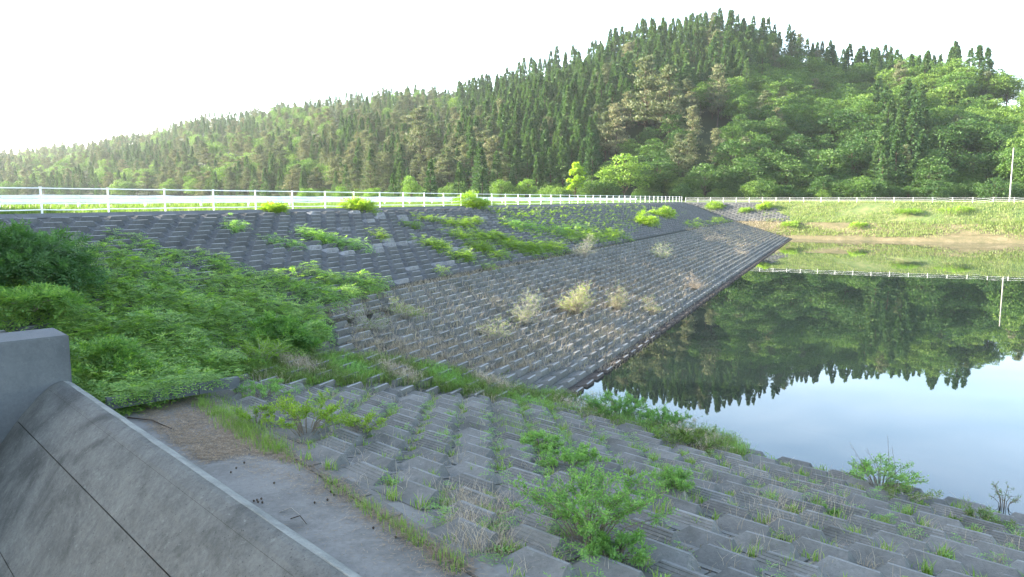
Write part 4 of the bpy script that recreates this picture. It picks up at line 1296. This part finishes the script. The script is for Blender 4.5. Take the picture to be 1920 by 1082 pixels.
# weeds growing in the joints of the near slope
g = Geo(); gs = Geo(); gr_ = Geo()
cn = np.array([c for c in cells_near if proj(c)[1] > 600])
for c in cn:
    px, py, fw = proj(c)
    fw = float(fw)
    for s in (-.5, .5, 0):
        if random.random() > .93: continue
        q = c + uu * s * 1.28 + n_T * (.26 if s else .30) * random.choice((-1, 1)) + np.array([random.gauss(0, .05), random.gauss(0, .05), 0])
        q[2] = z_near(q[0], q[1]) + .03
        m = random.random()
        if m < .62: blades(g, q[None] + rnd((2, 3), -.08, .08) * [1, 1, 0], random.randint(8, 20), random.uniform(.12, .30), .06, .018, .5)
        elif m < .8:
            k = random.randint(10, 26); D = rnd((k, 3), -1, 1); D[:, 2] = np.abs(D[:, 2]) + .1
            sprays(g, q[None] + rnd((k, 3), -.13, .13) * [1, 1, .5] + [0, 0, .05], D, rnd((k, 3), -.4, .4) + [0, 0, 1], rnd(k, .07, .15), 3)
        if random.random() < .6: blades(gs, q[None], random.randint(4, 16), random.uniform(.15, .42), .07, .008, .9)
tag(link("joint_grass", g.mesh("joint_grass", [M_GRASS])), kind="stuff")
hd = []
for c in [c for c in cn for _ in range(2)]:
    px, py, fw = proj(c)
    if math.sin(c[0] * .9 + 1) + math.sin(c[1] * .8 + c[0] * .4) + random.uniform(-1.2, 1.2) - (.9 if px > 1400 else 0) < .1: continue
    q = c + uu * random.choice((-.64, .64)) + n_T * random.uniform(-.2, .3); q[2] = z_near(q[0], q[1]) + .02; hd.append(q)
hd = np.array(hd); gh = Geo(); k = len(hd)
print("herbs", k)
domes(gh, hd, rnd(k, .10, .32), rnd(k, .10, .36), 24, .15, 3)
tag(link("joint_herbs", gh.mesh("joint_herbs", [M_SHRUB])), kind="stuff")
# dry grass bunches and litter
def bunch_cloud(poly, n, per, h, spread, wd, lean, mat_g): 
    P = scatter_px(poly, n); 
    if len(P): blades(mat_g, P, per, h, spread, wd, lean)
bunch_cloud([(830, 930), (960, 950), (950, 1060), (860, 1040)], 110, 9, .38, .08, .010, .9, gs)
bunch_cloud([(1400, 950), (1500, 930), (1480, 1010), (1420, 1020)], 30, 7, .34, .08, .010, .9, gs)
bunch_cloud([(1380, 880), (1560, 900), (1600, 1000), (1400, 1000)], 60, 5, .55, .15, .007, .6, gs)
bunch_cloud([(480, 760), (1000, 780), (1900, 1010), (1900, 1082), (1000, 1082), (700, 940)], 420, 5, .34, .08, .008, .9, gs)
bunch_cloud([(560, 700), (640, 690), (900, 760), (860, 800), (620, 760)], 260, 6, .28, .1, .010, .9, gs)
bunch_cloud([(640, 640), (1000, 640), (980, 700), (700, 690)], 900, 6, .35, .12, .013, 1.0, gs)
bunch_cloud([(600, 590), (760, 545), (1000, 490), (1190, 455), (1420, 415), (1480, 440), (1350, 540), (1150, 700), (1000, 700), (700, 660)], 3800, 5, .38, .15, .018, 1.2, gs)
bunch_cloud([(570, 592), (700, 548), (860, 512), (1090, 470), (1180, 455), (1180, 462), (1090, 480), (860, 524), (700, 562), (600, 600)], 1600, 8, .24, .15, .014, 2.2, gs)
bunch_cloud([(1280, 430), (1440, 408), (1500, 428), (1460, 450), (1380, 470)], 1300, 6, .45, .2, .035, 1.3, gs)
bunch_cloud([(980, 600), (1180, 520), (1380, 455), (1440, 460), (1250, 590), (1120, 660)], 900, 7, .45, .22, .016, 1.4, gs)
bunch_cloud([(640, 600), (1000, 520), (1300, 450), (1440, 450), (1200, 640), (1040, 700), (700, 680)], 800, 3, .7, .15, .012, .8, gs)
tag(link("dry_grass", gs.mesh("dry_grass", [M_STRAW])), kind="stuff")

def litter(name, P, n_per, L, wd, spread, mat):
    g = Geo(); k = len(P) * n_per
    B = np.repeat(P, n_per, 0) + np.stack([RNG.normal(0, spread, k), RNG.normal(0, spread, k), rnd(k, .018, .045)], 1)
    a = rnd(k, 0, 6.28); D = np.stack([np.cos(a), np.sin(a), rnd(k, -.08, .12)], 1)
    g.leaves(B, D, rnd((k, 3), -.4, .4) + [0, 0, 1], L * rnd(k, .4, 1.5), wd)
    return tag(link(name, g.mesh(name, [mat])), kind="stuff")
P = scatter_px([(232, 755), (420, 722), (520, 790), (600, 880), (470, 850), (380, 870), (300, 810)], 3000)
litter("straw_litter", P, 9, .09, .012, .09, M_RUST)
edge_band = [(380, 775), (500, 850), (700, 965), (880, 1082), (780, 1082), (640, 985), (520, 900), (400, 840)]
P = scatter_px([(400, 850), (500, 855), (700, 960), (900, 1082), (840, 1082), (700, 1000), (560, 915), (430, 875)], 260)
litter("edge_straw", P, 7, .10, .008, .10, M_RUST)
P = scatter_px([(420, 850), (560, 870), (860, 1080), (640, 1080)], 110)
litter("scattered_straw", P, 3, .09, .007, .25, M_RUST)
P = scatter_px([(640, 640), (1010, 640), (990, 705), (700, 700), (600, 670)], 2200)
litter("dead_stalks", P, 5, .28, .014, .2, M_RUST)
P = scatter_px([(1030, 600), (1200, 560), (1330, 480), (1480, 430), (1430, 420), (1200, 470), (1000, 540)], 3600)
litter("slope_litter", P, 6, .38, .032, .3, M_RUST)
jl = []
for c in cn:
    for s_ in (-.5, .5):
        q = c + uu * s_ * 1.28 + n_T * random.uniform(-.2, .3); q[2] = z_near(q[0], q[1]) + .03; jl.append(q)
    
litter("joint_litter", np.array(jl), 9, .11, .010, .11, M_RUST)
ed = np.array([hit_near(352 + 528 * t + random.gauss(4, 4), 733 + 347 * t) for t in rnd(500, 0, 1)])
litter("edge_litter", ed + [0, 0, .03], 8, .10, .010, .10, M_RUST)
# green edge line of the apron
g = Geo()
for i in range(120):
    t = random.random() ** 1.3
    q = np.array([352 + 528 * t, 733 + 347 * t]); p = hit_near(q[0] + random.gauss(0, 3), q[1] + random.gauss(0, 3))
    blades(g, p[None], random.randint(8, 18), random.uniform(.10, .22), .07, .010, .45)
for poly, n_, h_ in (([(345, 742), (420, 745), (470, 790), (540, 850), (500, 850), (430, 815)], 160, .24), ([(940, 770), (1060, 800), (1060, 850), (980, 850), (930, 800)], 130, .32), ([(1190, 880), (1330, 890), (1320, 950), (1210, 950)], 60, .3)):
    P = scatter_px(poly, n_); blades(g, P, 12, h_, .09, .010, .5)
tag(link("edge_grass", g.mesh("edge_grass", [M_GRASS])), kind="stuff")
# waterline weeds: the green band along the fold and the water's edge
band = [(440, 705), (500, 672), (640, 672), (730, 680), (860, 700), (990, 740), (1110, 752), (1200, 745), (1300, 800), (1400, 850), (1395, 868), (1300, 852), (1200, 815), (1080, 785), (950, 765), (860, 745), (730, 722), (600, 728), (480, 722)]
g = Geo(); P = scatter_px(band, 2900)
blades(g, P, 10, .42, .13, .015, .5)
k = len(P); idx = RNG.integers(0, k, 7000); D = rnd((7000, 3), -1, 1); D[:, 2] = np.abs(D[:, 2]) + .1
sprays(g, P[idx] + rnd((7000, 3), -.2, .2) * [1, 1, 0] + np.array([0, 0, 1]) * rnd((7000, 1), .05, .38), D, rnd((7000, 3), -.4, .4) + [0, 0, 1], rnd(7000, .09, .17), 3)
g.mi_dummy = 0
me_ = g.mesh("waterline_weeds", [M_GRASSD, M_GRASS, M_STRAW, M_SHRUB])
pi_ = np.zeros(len(me_.polygons), np.int32)
ce_ = np.zeros(len(me_.polygons) * 3, np.float32); me_.polygons.foreach_get("center", ce_); ce_ = ce_.reshape(-1, 3)
cl_ = np.sin(ce_[:, 0] * 2.1) + np.sin(ce_[:, 1] * 2.7 + ce_[:, 0]) + RNG.normal(0, .45, len(ce_))
pi_[cl_ > .5] = 1; pi_[cl_ > 1.1] = 3; pi_[cl_ < -1.05] = 2
me_.polygons.foreach_set("material_index", pi_)
tag(link("waterline_weeds", me_), kind="stuff")

def sapling(pos, r, h, n_st, n_lf, ll, mat, label, seed, group=None, bare=0, name="willow_sapling", stem_mat=None, arch=.5, cat="shrub"):
    if name == "willow_sapling": n_lf = int(n_lf * 2.2); n_st = int(n_st * 1.5); ll *= .92
    rs = np.random.default_rng(seed); root = empty(name, tuple(pos), 0, label, cat, group)
    gs_ = Geo(); gl_ = Geo(); P = []; D = []
    for i in range(n_st):
        a = i * 2.4 + rs.uniform(-.5, .5); rad = r * rs.uniform(.25, 1) ; top = h * (rs.uniform(.55, 1.05) if name != 'dry_bush' else rs.uniform(.22, 1.15) * (.8 + .35 * math.sin(a + seed))) * (1 - .25 * rad / r)
        e = np.array([np.cos(a) * rad, np.sin(a) * rad, top]); m = e * [.42, .42, .62]; q = np.array([np.cos(a) * .05, np.sin(a) * .05, -.05])
        tk = .55 if name == 'dry_bush' else 1; gs_.tube([q, m, e], [(.008 + .004 * h) * tk * 1.2, .008 * tk, .005 * tk], 3)
        for b in range(4):
            s = rs.uniform(.35, .9); c = (m * (1 - s) + e * s); bd = rs.normal(0, 1, 3) * [1, 1, .4] + [0, 0, .5]; bl = .25 * h * rs.uniform(.4, 1.1); f = c + unit(bd) * bl
            gs_.tube([c, f], [.004, .002], 3)
            kk = max(1, n_lf // (n_st * 5)); t = rs.uniform(0, 1.05, kk)[:, None]; P.append(c * (1 - t) + f * t + rs.normal(0, .02, (kk, 3))); D.append(unit(bd)[None] + rs.normal(0, .7, (kk, 3)))
        kk = max(1, n_lf // (n_st * 5)); t = rs.uniform(.35, 1.05, kk)[:, None]; P.append(m * (1 - t) + e * t + rs.normal(0, .02, (kk, 3))); D.append(unit(e - m)[None] + rs.normal(0, .7, (kk, 3)))
    P = np.concatenate(P); D = np.concatenate(D); k = len(P)
    gl_.leaves(P, D, rs.normal(0, .6, (k, 3)) + [0, 0, 1], rs.uniform(.6, 1.2, k) * ll, rs.uniform(.6, 1.1, k) * ll * .34)
    link("stem", gs_.mesh("stem", stem_mat or M_TWIG), root)
    if n_lf: link("foliage", gl_.mesh("foliage", [mat]), root)
    return root
sapling(hit_near(1105, 1035), 1.2, 1.2, 34, 4000, .07, M_SHRUB, "large bright willow sapling in the foreground of the near block slope", 1)
sapling(hit_near(1150, 1060), .6, .5, 14, 1600, .07, M_SHRUB, "low leafy shoots in front of the large willow sapling", 2)
sapling(hit_near(1265, 935), .5, .62, 16, 1900, .06, M_SHRUB, "small feathery green bush right of the large willow sapling", 3)
sapling(hit_near(1075, 890), .8, .55, 18, 2200, .07, M_SHRUB, "leafy clump just beyond the large willow sapling", 4)
sapling(hit_near(1015, 850), .55, .5, 16, 1700, .065, M_SHRUB, "dense soft green clump in the middle of the near slope", 5)
sapling(hit_near(575, 825), 1.1, .95, 18, 2000, .075, M_LIME, "yellow green sapling with arching grey stems near the apron", 6)
sapling(hit_near(680, 820), .6, .55, 9, 700, .07, M_LIME, "small yellow green shoots right of the arching sapling", 7)
sapling(hit_near(495, 755), .8, .6, 14, 1100, .07, M_SHRUB, "green shoots between the blocks beside the far corner of the apron", 8)
sapling(hit_near(620, 720), .9, .6, 14, 1200, .07, M_SHRUB, "loose green weeds on the upper part of the near slope", 9)
sapling(hit_near(480, 800), .6, .5, 10, 700, .07, M_LIME, "light green shoots left of the arching sapling", 10)
sapling(hit_near(905, 730), 1.5, .85, 30, 3600, .07, M_GRASSD, "dense grey green bush in the fold between the two slopes", 11, stem_mat=M_DEAD)
sapling(hit_near(770, 715), 1.2, .6, 22, 2200, .08, M_SHRUB, "low green bush in the fold, left of the dense grey green bush", 12)
sapling(hit_near(1160, 790), 1.1, .9, 26, 3200, .08, M_SHRUB, "green waterside bush where the two slopes meet the pond", 13)
sapling(hit_near(1290, 845), 1.1, .6, 22, 1900, .08, M_GRASSD, "olive waterside bush right of the meeting of the slopes", 14)
sapling(hit_near(1240, 810), 1.0, .75, 20, 2200, .08, M_SHRUB, "leafy waterside bush between two others at the pond edge", 20)
sapling(hit_near(1650, 925), 1.0, .85, 24, 1500, .075, M_SHRUB, "waterside bush with tall bare twigs on the right", 15)
sapling(hit_near(1700, 950), .8, .45, 16, 700, .06, M_GRASSD, "brownish low weeds right of the waterside bush with bare twigs", 16, stem_mat=M_DEAD)
sapling(hit_near(1835, 990), .7, .35, 14, 900, .06, M_GRASSD, "low olive weed clump near the right edge at the waterline", 17)
sapling(hit_near(1548, 970), .28, .2, 10, 500, .05, M_VINE, "small dark green round leaved plant in a gap between near blocks", 18)
sapling(hit_near(1880, 960), .35, .7, 8, 120, .06, M_GRASSD, "thin stems at the right edge of the pond", 19)
sapling(hit_ground(490, 690), .9, 1.0, 16, 900, .08, M_LIME, "thin yellow green bush with pale branches in front of the vine mound", 21, stem_mat=M_DEAD)
# tall bare twigs above the waterside bush
for i, (px, tx, ty) in enumerate(((1640, 1598, 843), (1655, 1628, 852), (1665, 1662, 832), (1680, 1672, 850))):
    b = hit_near(px, 925); root = empty("bare_twig", tuple(b), 0, ["leftmost leaning bare twig rising over the right waterside bush", "short leaning bare twig, second over the right waterside bush", "tallest upright bare twig over the right waterside bush", "rightmost bare twig over the right waterside bush"][i], "twig")
    sc_ = np.linalg.norm(b - EYE) / F_PX * 1.0
    g = Geo(); e = np.array([(tx - px) * sc_, .1, (925 - ty) * sc_ * 1.02]); g.tube([(0, 0, -.05), tuple(e * .5 + [0.03, 0, .04]), tuple(e)], [.008, .006, .003], 3)
    for b_ in range(4):
        s = .4 + .15 * b_; q = e * s; g.tube([q, q + np.array([random.uniform(-.1, .1), 0, .1])], .003, 3)
    link("twig_stem", g.mesh("twig_stem", M_TWIG), root)
# dry bushes on the lower slope
DRY = [(1080, 592, 1.5, 1.5, 120, "largest straw coloured dry bush in the middle of the lower slope"),
       (1158, 585, 1.0, 1.3, 50, "upright dry bush just right of the largest straw coloured bush"),
       (1222, 592, .9, 1.0, 34, "thin dry bush nearest the water's edge"),
       (1302, 545, 1.4, 1.1, 50, "round dry bush by the waterline towards the far corner"),
       (1240, 485, 1.6, 1.3, 50, "dry bush with pale leaves on the lower slope under the paired green bushes"),
       (985, 610, 1.3, 1.3, 60, "greyish dry bush left of the largest straw coloured bush"),
       (1095, 485, 1.8, 1.6, 60, "grey brown dry thicket on the berm right of the yellow thicket"),
       (930, 640, 1.2, .9, 50, "flat grey dry weeds in the near part of the lower slope"),
       (760, 600, 1.6, .8, 50, "sprawling grey green weeds at the left end of the lower slope"),
       (690, 620, 1.5, .8, 50, "tangled dead stems beside the vine cover"),
       (1390, 478, 1.4, .8, 40, "dead tuft on the waterline near the far corner"),
       (1140, 545, .8, .6, 20, "tiny dry tuft above the upright dry bush"),
       (1330, 455, 2.0, .9, 50, "low straw bush high on the far part of the lower slope")]
for i, (px, py, r_, h_, ns, lb) in enumerate(DRY):
    ns = int(ns * (2.2 if i < 7 else 1.7)); b = hit_ground(px, py)
    lit = i in (0, 1, 2, 3, 10, 11, 12)
    sapling(b, r_ * .75, h_ * 1.2, ns, [160, 40, 20, 0, 160, 200, 320, 160, 900, 120, 0, 0, 0][i], .10, M_LIME if i in (0, 4) else M_GRASSD, lb, 40 + i, "dry bushes on the lower slope", stem_mat=M_STRAW if lit else M_DEAD, name="dry_bush")
# bleached wood and stalks
def stick(px0, py0, px1, py1, r, label, name="driftwood", mat=None, lift=.08, bend=.08):
    a, b = hit_ground(px0, py0), hit_ground(px1, py1)
    g = Geo(); m = (a + b) / 2 + np.array([0, bend, lift + .05]); root = empty(name, tuple(a), 0, label, "driftwood" if name == "driftwood" else "branch")
    g.tube([np.array([0, 0, lift]), m - a, b - a + np.array([0, 0, lift])], [r, r * .85, r * .5], 6)
    link("wood", g.mesh("wood", mat or M_DEAD, True), root)
    return root
stick(305, 684, 412, 698, .045, "long bleached driftwood log lying in front of the vine cover")
stick(395, 668, 402, 652, .03, "short white forked stick standing left in the weeds behind the log", lift=.15)
stick(1030, 508 - 20, 1180, 520, .03, "long thin pale pole lying on the lower slope right of the grey thicket", mat=M_STRAW) if False else stick(1108, 490, 1182, 521, .035, "long thin pale pole lying on the lower slope right of the grey thicket", "fallen_branch")
stick(240, 785, 325, 808, .018, "dark curved twig lying on the brown straw of the apron", "fallen_branch", M_BARK, .03)
stick(1470, 455, 1380, 505, .05, "thin log floating along the waterline near the far corner", lift=.05)
stick(525, 962, 562, 968, .008, "thin pale twig on the bare concrete of the apron", "fallen_branch", None, .02)
stick(545, 975, 575, 985, .008, "short dark twig on the bare concrete of the apron", "fallen_branch", M_BARK, .02)

# pine cones and droppings on the apron
gcone = Geo()
for k in range(7):
    a = k / 7 * np.pi; 
gcone.tube([(0, 0, 0), (0, 0, .02), (0, 0, .04)], [.012, .022, .006], 6)
cm = gcone.mesh("pine_cone", M_BARK)
spots = [(482, 940), (484, 944), (490, 938), (476, 942), (492, 945), (514, 908), (433, 888), (443, 880), (458, 870), (620, 925), (626, 930), (590, 945), (614, 940), (700, 993), (742, 1010)]
gc = tag(link("dark_seed_scatter", (lambda G: ([G.tube([hit_z(x, y, 2.45) * 0 + np.array([*hit_z(x, y, apron_z(*hit_z(x, y, 2.45)[:2]))[:2], apron_z(*hit_z(x, y, 2.45)[:2]) + .01 + dz]) for dz in (0, .02, .035)], [.012, .02, .005], 5) for x, y in spots], G.mesh("dark_seed_scatter", M_BARK))[1])(Geo())), kind="stuff")

# ------------------------------------------------------------------ haze
HAZE = 0.00012
t = NT("haze_air")
pvn = t.n("ShaderNodeVolumePrincipled")
pvn.inputs["Color"].default_value = (.86, .95, 1.0, 1)
pvn.inputs["Density"].default_value = HAZE
pvn.inputs["Anisotropy"].default_value = .3
t.l(pvn.outputs[0], t.out.inputs["Volume"])
g = Geo()
g.box((0, 700, 48), np.eye(3), [2000, 1100, 60])
hz_o = tag(link("haze", g.mesh("haze", t.m)), kind="stuff")
